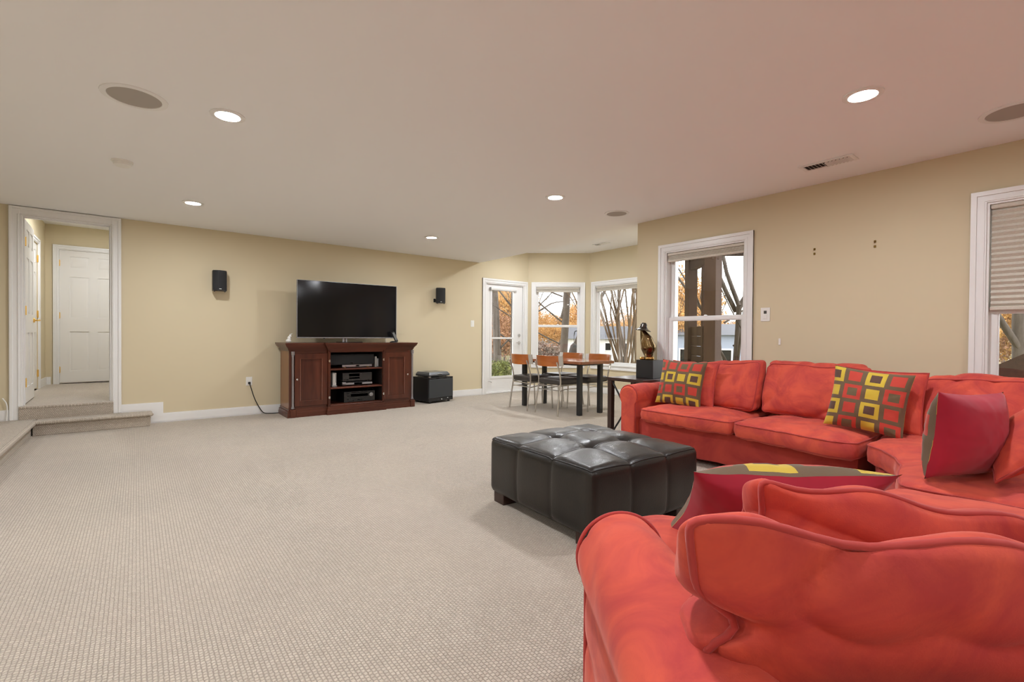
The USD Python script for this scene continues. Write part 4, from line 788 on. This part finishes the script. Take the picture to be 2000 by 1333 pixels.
# ------------------------------------------------------------------ loose cushions
def pattern(name, rows=0):
    """Printed grid: yellow and red squares, framed or solid by turns, on taupe."""
    nd, ln, c = {'uv': ('texture_coordinate', {})}, [], [0]
    def m(op, *a, **kw):
        c[0] += 1; n = f'm{c[0]}'; ins = {'math_type': op}
        for i, x in enumerate(a):
            if isinstance(x, str): ln.append((x, f'{n}.value{i + 1}'))
            else: ins[f'value{i + 1}'] = float(x)
        nd[n] = ('math', ins); return f'{n}.value'
    def mixc(f, a, b):
        c[0] += 1; n = f'x{c[0]}'; ins = {}
        for k, x in (('a', a), ('b', b)):
            if isinstance(x, str): ln.append((x, f'{n}.{k}'))
            else: ins[k] = x
        nd[n] = ('mix_color', ins); ln.append((f, f'{n}.fac')); return f'{n}.result'
    nd['sp'] = ('separate_xyz', {}); ln.append(('uv.UV', 'sp.vector'))
    N = 3.7; u, v = m('multiply_add', 'sp.x', N, .35), m('multiply_add', 'sp.y', N, .30)
    fu, fv = m('floor', u), m('floor', v); a, b = m('absolute', m('subtract', m('subtract', u, fu), .5)), m('absolute', m('subtract', m('subtract', v, fv), .5)); d = m('maximum', a, b)
    par = m('floored_modulo', m('add', fu, fv), 2.0); row = m('floored_modulo', fv if rows else fu, 2.0)
    big, mid, small = m('less_than', d, .455), m('less_than', d, .25), m('less_than', d, .315)
    ring = m('subtract', big, mid); colr = mixc(row, (.58, .41, .035), (.50, .045, .026)); inn = mixc(row, (.10, .048, .032), (.135, .095, .045)); tau = (.135, .085, .042)
    g = mixc(big, tau, colr); g = mixc(mid, g, inn); s = mixc(small, tau, colr); out = mixc(par, s, g)
    nd['nz'] = ('noise_texture', {'scale': 260., 'detail': 2.}); nd['bp'] = ('bump', {'strength': .15, 'distance': .002}); ln.extend([('uv.object', 'nz.vector'), ('nz.fac', 'bp.height'), ('bp.normal', 'p.normal')])
    nd['p'] = ('principled_bsdf', {'roughness': .85, 'sheen_weight': .15}); ln.append((out, 'p.base_color')); return look(name, nd, ln)
PATT, PATR = pattern('square_print'), pattern('square_print_rows', 1); G1 = 'patterned pillows with crimson backs'; G2 = 'loose red suede cushions'
throw_pillow('patterned_pillow', 'square patterned pillow leaning beside the far rolled sofa arm', 'pillow', (3.975, 2.475, .668), (.06, -1, -.03), (.26, .05, .96), .225, .215, .075, PATR, CRIMSON, 61, G1)
throw_pillow('red_cushion', 'red suede cushion half hidden behind the patterned pillow by the far arm', 'pillow', (4.045, 2.40, .665), (.05, -1, -.02), (.24, 0, .97), .225, .205, .05, SUEDE, SUEDE, 62, G2, PIPE)
throw_pillow('patterned_pillow', 'square patterned pillow leaning at the middle of the red sectional near the corner', 'pillow', (3.895, 1.015, .672), (.02, -1, -.10), (.22, -.08, .96), .225, .215, .075, PATT, CRIMSON, 63, G1)
throw_pillow('red_cushion', 'red suede cushion behind the patterned pillow next to the sectional corner', 'pillow', (4.02, .965, .672), (.03, -1, -.04), (.20, -.05, .97), .23, .21, .05, SUEDE, SUEDE, 64, G2, PIPE)
throw_pillow('patterned_pillow', 'pillow on the corner seat turned to show its crimson back and patterned edge', 'pillow', (2.99, .405, .655), (-.93, .36, .03), (.13, -.16, .97), .225, .20, .115, PATT, CRIMSON, 65, G1)
throw_pillow('red_cushion', 'red suede cushion cut off by the right edge, leaning behind the crimson pillow', 'pillow', (3.10, .17, .70), (.05, -.72, .69), (.918, .277, .222), .25, .22, .07, SUEDE, SUEDE, 66, G2, PIPE)
cu = NW; pc = sd(.475, .10, .565)
throw_pillow('patterned_pillow', 'foreground pillow with crimson back lying against the near sofa cushions', 'pillow', pc, (-NW[0], -NW[1], 0), (-NN[0] * .70, -NN[1] * .70, .71), .285, .225, .105, PATT, CRIMSON, 67, G1, k=.13)
t = thing('red_cushion', 'big red suede cushion with piping standing behind the foreground back cushion', 'pillow', sd(.52, -.25, .47), 0, G2)
def dip(W, X):
    W = W.copy(); W[:, 2] -= .012 * np.sin(X[:, 0] * 7) * np.clip(X[:, 1], 0, 1) ** 2; return W
sdcushion('cover', t, [(.25, -.30, .495), (.205, -.37, .81), (.86, -.345, .70), (.86, -.28, .495)], [(.27, -.13, .495), (.225, -.25, .755), (.85, -.23, .66), (.85, -.13, .495)], (.31, .17, .06), 68, dip, .04, .010, .05)
# ------------------------------------------------------------------ outside: ground, house above, deck, trees
BARK = M('grey_bark', (.155, .128, .108), .9, (.085, .068, .056), 9., (1, 1, .25), 6., .35, .65, bump=(30., .5, .02, (1, 1, .2)))
BARKB = M('brown_bark', (.24, .165, .105), .85, (.15, .10, .065), 8., (1, 1, .2), 5., bump=(40., .4, .01, (1, 1, .2)))
def terr(r): return -.14 - .045 * np.clip(r - 9, 0, 62) + .055 * np.clip(r - 95, 0, 200)
th = np.linspace(math.radians(5), math.radians(110), 60); rr = np.r_[np.linspace(4.7, 40, 30), np.linspace(43, 190, 36)]
V = A_([(r * math.sin(a), r * math.cos(a), float(terr(r)) + .5 * (meshkit.fbm(A_([[r * math.sin(a) / 9, r * math.cos(a) / 9, 0.]]), 3, 3)[0] - .5) * min(1, max(0, (r - 9) / 12))) for r in rr for a in th]); n = len(th)
F = [[k * n + j, k * n + j + 1, (k + 1) * n + j + 1, (k + 1) * n + j] for k in range(len(rr) - 1) for j in range(n - 1)]
F = A_(F); F = np.vstack([F[:, [0, 2, 1]], F[:, [0, 3, 2]]])
bayp = sg.Polygon([(-9, -9), (4.9, -9), (4.9, 3.5), (5.36, 3.56), (7.1, 4.75), (7.1, 6.45), (6.13, 7.35), (-9, 7.35)])
cen = V[F].mean(1); keep = ~A_([bayp.contains(sg.Point(c[0], c[1])) for c in cen])
F = F[keep]
V[:, 2] = np.where(np.hypot(V[:, 0], V[:, 1]) < 12, np.minimum(V[:, 2], -.14), V[:, 2])
m = T.Trimesh(V, F, process=False)
if m.face_normals[:, 2].mean() < 0: m.invert()
obj('ground', m, M('lawn', (.12, .14, .045), .95, (.20, .15, .075), .35, (1, 1, 1), 6., .4, .62, bump=(14., .6, .05)), None, smooth=True, kind='structure')
SID = M('house_siding', (.62, .60, .56), .7)
hs = thing('house_upper_storey', kind='structure', loc=(0, 0, 2.86)); obj('wall', [bx(-3.55, 4.9, -9, 7.37, 2.86, 8.2), bx(4.9, 6.9, 3.6, 7.37, 2.86, 5.6)], SID, hs)
obj('roof', T.convex.convex_hull(A_([(-4.2, -9.5, 8.2), (5.5, -9.5, 8.2), (-4.2, 8, 8.2), (5.5, 8, 8.2), (.7, -9.5, 11.2), (.7, 8, 11.2)])), M('roof_shingle', (.12, .11, .105), .9), hs)

def deckthing(name, label, cat, loc): return thing(name, label, cat, loc)
dk = deckthing('timber_deck', 'dark brown timber deck frame with posts outside the window behind the sculpture', 'deck', (6.6, 3.7, -.14))
P1, P2 = A_([6.30, 3.44]), A_([7.28, 4.46]); FD = Frame(P1, P2, 1)
obj('post', bx(P1[0] - .085, P1[0] + .085, P1[1] - .085, P1[1] + .085, -.14, 2.62, .004), BROWNW, dk); obj('post', FD.box(.98, 1.20, -.07, .07, -.14, 2.62, .004), BROWNW, dk); obj('post', FD.box(.36, .44, -.05, .03, -.14, 2.62, .003), BROWNW, dk)
obj('beam', FD.box(-.1, 1.3, -.05, .05, 2.17, 2.42, .004), BROWNW, dk); obj('beam', bx(P1[0] - .05, P1[0] + .05, -1.2, P1[1], 2.42, 2.62, .004), BROWNW, dk)
for k in range(9): obj('deck_board', FD.box(-.15, 1.35, -1.2 + k * .145, -.95 + k * .145 + .138, 2.62, 2.65), BROWNW, dk)
for k in range(5): obj('joist', FD.box(.05 + k * .28, .09 + k * .28, -.9, .05, 2.43, 2.62), BROWNW, dk)
for k in range(9): obj('screen_board', FD.box(.085, 1.02, .0, .02, -.1 + k * .152, -.1 + k * .152 + .145, .003), BROWNW, dk)
obj('brace', FD.put(tube([(.98, -.05, .75), (.45, -.06, .10)], .04, 4)), M('light_deck_timber', (.19, .13, .10), .8), dk)
STB = M('stair_timber', (.075, .036, .028), .75, (.05, .024, .02), 20.)
stp = deckthing('deck_stair', 'dark brown timber stair climbing outside the window at the right edge', 'stair', (6.3, .2, -.14)); sl = .66; y0 = 1.80
for x in (5.85, 6.85): P_ = [(y0 + .1, -.1), (y0 - .15, .18), (-1.6, .18 + sl * (y0 - .15 + 1.6)), (-1.6, -.2 + sl * (y0 - .15 + 1.6)), (y0 - .25, -.14)]; m = ext(sg.Polygon(P_), .05); v = A_(m.vertices); obj('stringer', T.Trimesh(np.column_stack([x + v[:, 2], v[:, 0], v[:, 1]]), m.faces[:, :], process=False), STB, stp)
for k in range(11): yy = y0 - .3 - k * .265; obj('tread', bx(5.88, 6.87, yy - .27, yy, .06 + k * .175, .095 + k * .175, .004), STB, stp)
for x in (5.875, 6.875): obj('rail', tube([(x, y0 - .1, 1.0), (x, -1.6, 1.0 + sl * (y0 + 1.5))], .035, 6), STB, stp)
for x in (5.875, 6.875): obj('newel_post', bx(x - .045, x + .045, y0 - .16, y0 - .07, -.14, 1.1, .004), STB, stp)

rng = np.random.default_rng(7); INSIDE = bayp.buffer(.45); WORLDTREE = True
def grow(base, stems, rng, depth=4, spread=.45, ratio=.72, up=.12, sides=6, wob=.06, nb=(2, 3), mult=.66):
    """Recursive branches; returns (thick tubes, thin tubes)."""
    thick, thin = [], []
    def br(p, d, L, r, k):
        n = 5; pts = [p]; q, dd = p.copy(), d.copy()
        for i in range(n): dd = dd + rng.normal(0, wob * (.3 if k == depth else 1), 3) + A_([0, 0, up * .2]); dd /= np.linalg.norm(dd); q = q + dd * L / n; pts.append(q.copy())
        if base is not None and any(INSIDE.contains(sg.Point(c[0], c[1])) for c in pts if c[2] < 9 and abs(c[0]) < 9): return
        r1 = r * mult; (thick if k >= depth - 1 else thin).append(tube(pts, np.linspace(r, r1, n + 1), sides if k >= depth - 1 else (4 if k > 1 else 3), caps=False))
        if k == 0: return
        for b in range(rng.integers(*nb, endpoint=True)):
            ax = rng.normal(0, 1, 3); ax -= dd * (ax @ dd); ax /= np.linalg.norm(ax); a = rng.uniform(.55, 1.15) * spread; nd = dd * math.cos(a) + ax * math.sin(a) + A_([0, 0, up]); nd /= np.linalg.norm(nd)
            t = pts[-1] if b == 0 else pts[rng.integers(2, n + 1)]; br(A_(t), nd, L * ratio * rng.uniform(.8, 1.15), r1 * (.85 if b == 0 else .62), k - 1)
    for p, d, L, r in stems: br(A_(p, float), A_(d, float) / np.linalg.norm(d), L, r, depth)
    return thick, thin
def azp(px, r): a = YAW + math.atan((px - 1000) / FPX); return A_([r * math.sin(a), r * math.cos(a)])
def tree(name, label, px, r, stems, seed, mat=BARK, cat='tree', **k):
    g = np.random.default_rng(seed); p = azp(px, r); z = float(terr(r)) - .1; side = A_([math.cos(YAW), -math.sin(YAW)])
    S_ = [((p[0] + side[0] * o[0], p[1] + side[1] * o[0], z + o[1]), (side[0] * d[0] + .1 * d[2] * _f[0], side[1] * d[0] + .1 * d[2] * _f[1], d[1]), L, rad) for o, d, L, rad in stems]
    t = thing(name, label, cat, (p[0], p[1], z)); a, b = grow(p, S_, g, **k); obj('trunk', a, mat, t, smooth=True); obj('branches', b, mat, t, smooth=True)
tree('bare_tree', 'thick straight grey trunk at the left behind the glazed door', 973, 15, [((0, 0), (-.02, 1, 0), 5.5, .135), ((.05, 1.2), (.5, .5, 0), 1.6, .035), ((0, 2.2), (-.6, .35, 0), 1.6, .035)], 1, depth=4, spread=.6)
tree('bare_tree', 'second grey trunk behind the glazed door, slightly leaning', 1001, 16, [((0, 0), (.05, 1, 0), 5.2, .145), ((0, 1.4), (-.7, .5, 0), 1.8, .035), ((0, 2.0), (.7, .35, 0), 1.5, .035), ((0, 2.6), (-.5, .6, 0), 1.8, .035)], 2, depth=4, spread=.6)
tree('bare_tree', 'forked grey tree trunk in the bay window beside the glazed door', 1098, 13, [((-.02, 0), (.0, 1, 0), 5.2, .115), ((.02, .35), (.40, 1, 0), 3.2, .085), ((0, 2.0), (.25, 1, 0), 2.6, .07), ((-.05, 1.3), (-.8, .35, 0), 2.4, .022), ((.0, 1.9), (-.8, .6, 0), 2.4, .022), ((.0, 2.6), (-.8, .3, 0), 2., .02)], 3, depth=5, spread=.6)
g = np.random.default_rng(4)
tree('multi_stem_shrub', 'tall bare shrub of many brown stems filling the large bay window', 1222, 10.9, [((g.uniform(-.30, .32), 0), (x, 1, g.uniform(-1, 1)), g.uniform(1.5, 2.1), g.uniform(.019, .034)) for x in np.r_[np.linspace(-.32, .2, 16), -.5, -.42, -.46]], 5, BARKB, 'shrub', depth=4, spread=.30, ratio=.85, up=.18, wob=.04, nb=(2, 2), mult=.82)
tree('bare_tree', 'slim grey tree just right of the timber deck post behind the sculpture window', 1412, 10.5, [((0, 0), (-.05, 1, 0), 3.8, .075), ((.02, 1.7), (.75, .5, 0), 1.7, .02), ((.0, .9), (-.2, .7, 1), 1.4, .02)], 6, depth=5, spread=.65)
tree('bare_tree', 'grey tree with Y-shaped fork at right of the sculpture window', 1432, 9.2, [((0, -.1), (.03, 1, 0), 2.0, .072), ((.05, 1.8), (.6, 1, 0), 1.7, .05), ((.04, 1.8), (-.5, 1, 0), 1.7, .04), ((.0, 1.2), (.9, .2, 0), 1.2, .018), ((0, .7), (.9, .5, 0), 1.2, .018)], 8, depth=5, spread=.6)
tree('bare_tree', 'grey forked tree seen through the low window gap at the right edge', 1995, 9.5, [((0, 0), (.0, 1, 0), 2.6, .085), ((0, 1.2), (-.7, 1, 0), 2.0, .045), ((.05, 1.5), (.3, 1, 0), 1.8, .05), ((-.5, .8), (-.3, 1, 0), 1.5, .02)], 9, depth=5, spread=.6)

# tree line in evening sun, far away
GOLD1 = M('golden_twigs', (.60, .36, .12), .9, (.42, .22, .09), .3); GOLD2 = M('russet_twigs', (.42, .235, .13), .9, (.30, .17, .11), .3); GRN = M('dull_evergreen', (.16, .17, .075), .9, (.30, .22, .08), .4); TWG = M('grey_twigs', (.25, .20, .165), .9)
def far_tree(name, label, cat, h, w, mat, seed, N, tri, group, conic=0.):
    g = np.random.default_rng(seed); t = thing(name, label, cat, (0, 0, 0), 0, group, origin_world=False)
    a, b = grow(None, [((0, 0, 0), (0, 0, 1), h * .42, h * .018)], g, depth=3, spread=.5, ratio=.75, up=.2, sides=5)
    obj('trunk', a, BARK, t, smooth=True); obj('branches', b, BARK, t, smooth=True)
    d = g.normal(0, 1, (N, 3)); d /= np.linalg.norm(d, axis=1, keepdims=True); rr_ = g.uniform(0, 1, (N, 1)) ** .45; c = d * rr_ * A_([w, w, h * .40]) + A_([0, 0, h * .58])
    lump = meshkit.fbm(c / (w * .55) + seed, 3, seed); c = c[lump > .42]; tt = (c[:, 2] / h)
    if conic: c[:, :2] *= (1.25 - conic * tt)[:, None]
    o = g.normal(0, tri, (len(c), 3, 3)); o[:, :, 2] *= 1.5; V = (c[:, None] + o).reshape(-1, 3); obj('crown', T.Trimesh(V, np.arange(len(V)).reshape(-1, 3), process=False), mat, t, smooth=False); return t
GL = 'bare trees in golden evening light beyond the lawns'
protos = [far_tree('golden_tree', 'tree with fine golden twigs in low sun among the far tree line', 'tree', 10, 3.4, GOLD1, 21, 6500, .10, GL), far_tree('golden_tree', 'tree with fine golden twigs in low sun among the far tree line', 'tree', 12, 3.8, GOLD1, 22, 6500, .10, GL)]
GR = 'russet bare trees of the far tree line'; protos2 = [far_tree('russet_tree', 'russet brown leafless tree of the far tree line', 'tree', 9, 3.2, GOLD2, 23, 5500, .09, GR)]
GE = 'evergreens of the far tree line'; protos3 = [far_tree('evergreen_tree', 'dull green pine standing among the golden trees', 'tree', 12, 2.4, GRN, 24, 5000, .11, GE, .9)]
used = set()
def plant(plist, px, r, s, rz, where):
    k = int(rng.integers(len(plist))); pr = plist[k]; p = azp(px, r); loc = (p[0], p[1], float(terr(r)) - .2)
    key = str(pr.GetPath()); w_ = pr.GetCustomData(); lb = {'golden_tree': 'fine golden-twigged tree in low sun, ', 'russet_tree': 'russet brown leafless tree, ', 'evergreen_tree': 'dull green pine, '}[pr.GetName().rsplit('_0', 1)[0]] + where; gp = lb
    if key not in used and abs(s - 1) < 9: used.add(key); tag(pr, lb, None, gp); move(pr, loc, rz); UsdGeom.Xformable(pr).AddScaleOp().Set(Gf.Vec3f(s, s, s)); return
    dup(pr, loc, rz, lb, None, gp, scale=(s, s, s))
def row(pxs, r0, r1, s0, s1, wts):
    where = lambda px: 'far off through the glazed door' if px < 1026 else 'in the far wood seen through the bay windows' if px < 1280 else 'far off through the window behind the sculpture' if px < 1700 else 'far off through the window at the right edge'
    for px in pxs:
        q = rng.uniform(); pl = protos if q < wts[0] else protos2 if q < wts[1] else protos3
        plant(pl, px + rng.uniform(-4, 4), rng.uniform(r0, r1), rng.uniform(s0, s1), rng.uniform(0, 360), where(px))
row([1036, 1052, 1068, 1084, 1100], 74, 77, .38, .44, (.1, 1.))          # low russet edge of the wood
row(np.arange(1012, 1160, 34), 88, 90, .64, .74, (.75, 1.)); row([1205, 1240], 88, 90, .64, .74, (.75, 1.))
row(np.arange(1026, 1260, 32), 103, 105, .72, .86, (.85, .97)); row(np.arange(1014, 1260, 30), 121, 123, .80, .95, (.85, .97)); row([1128, 1140], 98, 113, 1.15, 1.2, (1., 1.))
row([950, 984, 1018], 40, 41, .55, .66, (.5, .7)); row([938, 966, 1000], 56, 58, .8, .95, (.7, .8)); row([950, 975, 1004], 78, 80, 1.1, 1.25, (.8, .9)); row([940, 962, 990, 1012], 104, 106, 1.3, 1.4, (.8, .9))
row([1322, 1358], 44, 46, .55, .62, (.9, .9)); row([1330, 1372, 1410, 1452], 72, 75, .62, .72, (.8, .9)); row([1345, 1390, 1432], 100, 104, .8, .9, (.8, .95)); row([1325, 1350], 60, 62, 1., 1.1, (1., 1.))
row([1935, 1985, 2040], 60, 63, .85, 1.0, (.9, 1.)); row([1960, 2010], 90, 93, 1.1, 1.2, (.9, 1.))

for pr in protos + protos2 + protos3:
    if str(pr.GetPath()) not in used: stage.RemovePrim(pr.GetPath())
# neighbouring houses
def house(name, label, px, r, w, d, hw, hr, wall, roof, rz, wins):
    p = azp(px, r); z = float(terr(r)) - .2; t = thing(name, label, 'house', (p[0], p[1], z), rz, origin_world=False)
    obj('wall', bx(-w / 2, w / 2, -d / 2, d / 2, 0, hw), wall, t)
    obj('gable_roof', T.convex.convex_hull(A_([(a * (w / 2 + .3), b * (d / 2 + .4), hw) for a in (-1, 1) for b in (-1, 1)] + [(a * (w / 2 + .3), 0, hw + hr) for a in (-1, 1)])), roof, t)
    for x, zz_, ww, hh in wins:
        obj('window', bx(x - ww / 2, x + ww / 2, -d / 2 - .06, -d / 2 + .02, zz_, zz_ + hh), TRIM, t); obj('pane', bx(x - ww / 2 + .12, x + ww / 2 - .12, -d / 2 - .08, -d / 2 - .05, zz_ + .12, zz_ + hh - .12), GLOSSB, t)
    return t
WS = M('white_siding', (.74, .73, .70), .7); GS = M('blue_grey_siding', (.30, .34, .42), .7); RF = M('slate_roof', (.10, .105, .12), .85)
house('neighbour_house', 'white house with grey gable roof seen beyond the bay windows', 1172, 64, 8.4, 7, 3.6, 1.7, WS, RF, -49, [(x, z, .9, 1.1) for x in (-3.1, -1.0, 1.0, 3.1) for z in (.5, 2.1)])
house('neighbour_house', 'blue grey house behind the trees in the window behind the sculpture', 1440, 46, 11, 8, 3.3, 1.0, GS, RF, -62, [(x, .9, 1.1, 1.3) for x in (-4., -1., 2., 4.6)])
# garden things near the door and bay
def bush(name, label, px, r, w, h, mat, seed, n=3500, leaf=.03):
    g = np.random.default_rng(seed); p = azp(px, r); z = float(terr(r)) - .02; t = thing(name, label, 'shrub', (p[0], p[1], z))
    d = g.normal(0, 1, (n, 3)); d /= np.linalg.norm(d, axis=1, keepdims=True); c = d * g.uniform(.55, 1, (n, 1)) * A_([w, w, h * .55]) + A_([p[0], p[1], z + h * .5]); c += (meshkit.fbm(c * 3, 2, seed)[:, None] - .5) * w * .6
    V = (c[:, None] + g.normal(0, leaf, (n, 3, 3))).reshape(-1, 3); obj('foliage', T.Trimesh(V, np.arange(len(V)).reshape(-1, 3), process=False), mat, t, smooth=False); obj('stems', [tube([(p[0], p[1], z), (p[0] + a, p[1] + b, z + h * .7)], [.02, .008], 5) for a, b in g.normal(0, w * .4, (7, 2))], BARK, t)
bush('green_bush', 'low yellow green bush outside the glazed door', 966, 11.5, .45, .75, M('bush_leaf', (.22, .25, .05), .7, (.12, .16, .04), 3.), 31)
bush('bare_bush', 'twiggy russet bush outside the bay window beside the door', 1062, 17, 1.0, 1.4, TWG, 32, 2600, .05)
bush('eucalyptus_shrub', 'grey green round-leaved shrub outside the window at the right edge', 1955, 7.3, .22, .75, M('eucalyptus_leaf', (.16, .22, .19), .6), 33, 260, .05)
p = azp(992, 12.0); t = thing('utility_box', 'small dark grey slatted utility box outside the glazed door', 'utility box', (p[0], p[1], -.3)); FU = Frame(p - A_([.16, .0]), p + A_([.16, -.12]), 1); obj('body', FU.box(0, .36, 0, .34, -.3, .34, .01), M('weathered_grey', (.10, .095, .09), .8), t)
for k in range(6): obj('slat', FU.box(.02, .34, -.015, 0, -.2 + k * .085, -.14 + k * .085, .003), M('weathered_slat', (.14, .13, .12), .8) if k == 0 else '/World/Looks/weathered_slat', t)
p = azp(1121, 11.5); t = thing('bird_feeder', 'dark oval bird feeder hanging from a hooked pole in the bay window', 'bird feeder', (p[0], p[1], float(terr(11.5))))
obj('pole', tube(smoothpath([(p[0] + .12, p[1] - .1, -.3), (p[0] + .12, p[1] - .1, 1.05), (p[0] + .10, p[1] - .08, 1.20), (p[0] + .02, p[1] - .02, 1.22), (p[0], p[1], 1.12)]), .011, 7), BLACKM, t); obj('feeder', lathe([(0, .40), (.10, .41), (.125, .55), (.12, .75), (.08, .88), (.02, .93), (0, .93)], 20, (p[0], p[1], 0)), M('dark_mesh', (.06, .058, .055), .8), t); obj('hanger', cyl((p[0], p[1], .92), (p[0], p[1], 1.13), .006, 6), BLACKM, t)
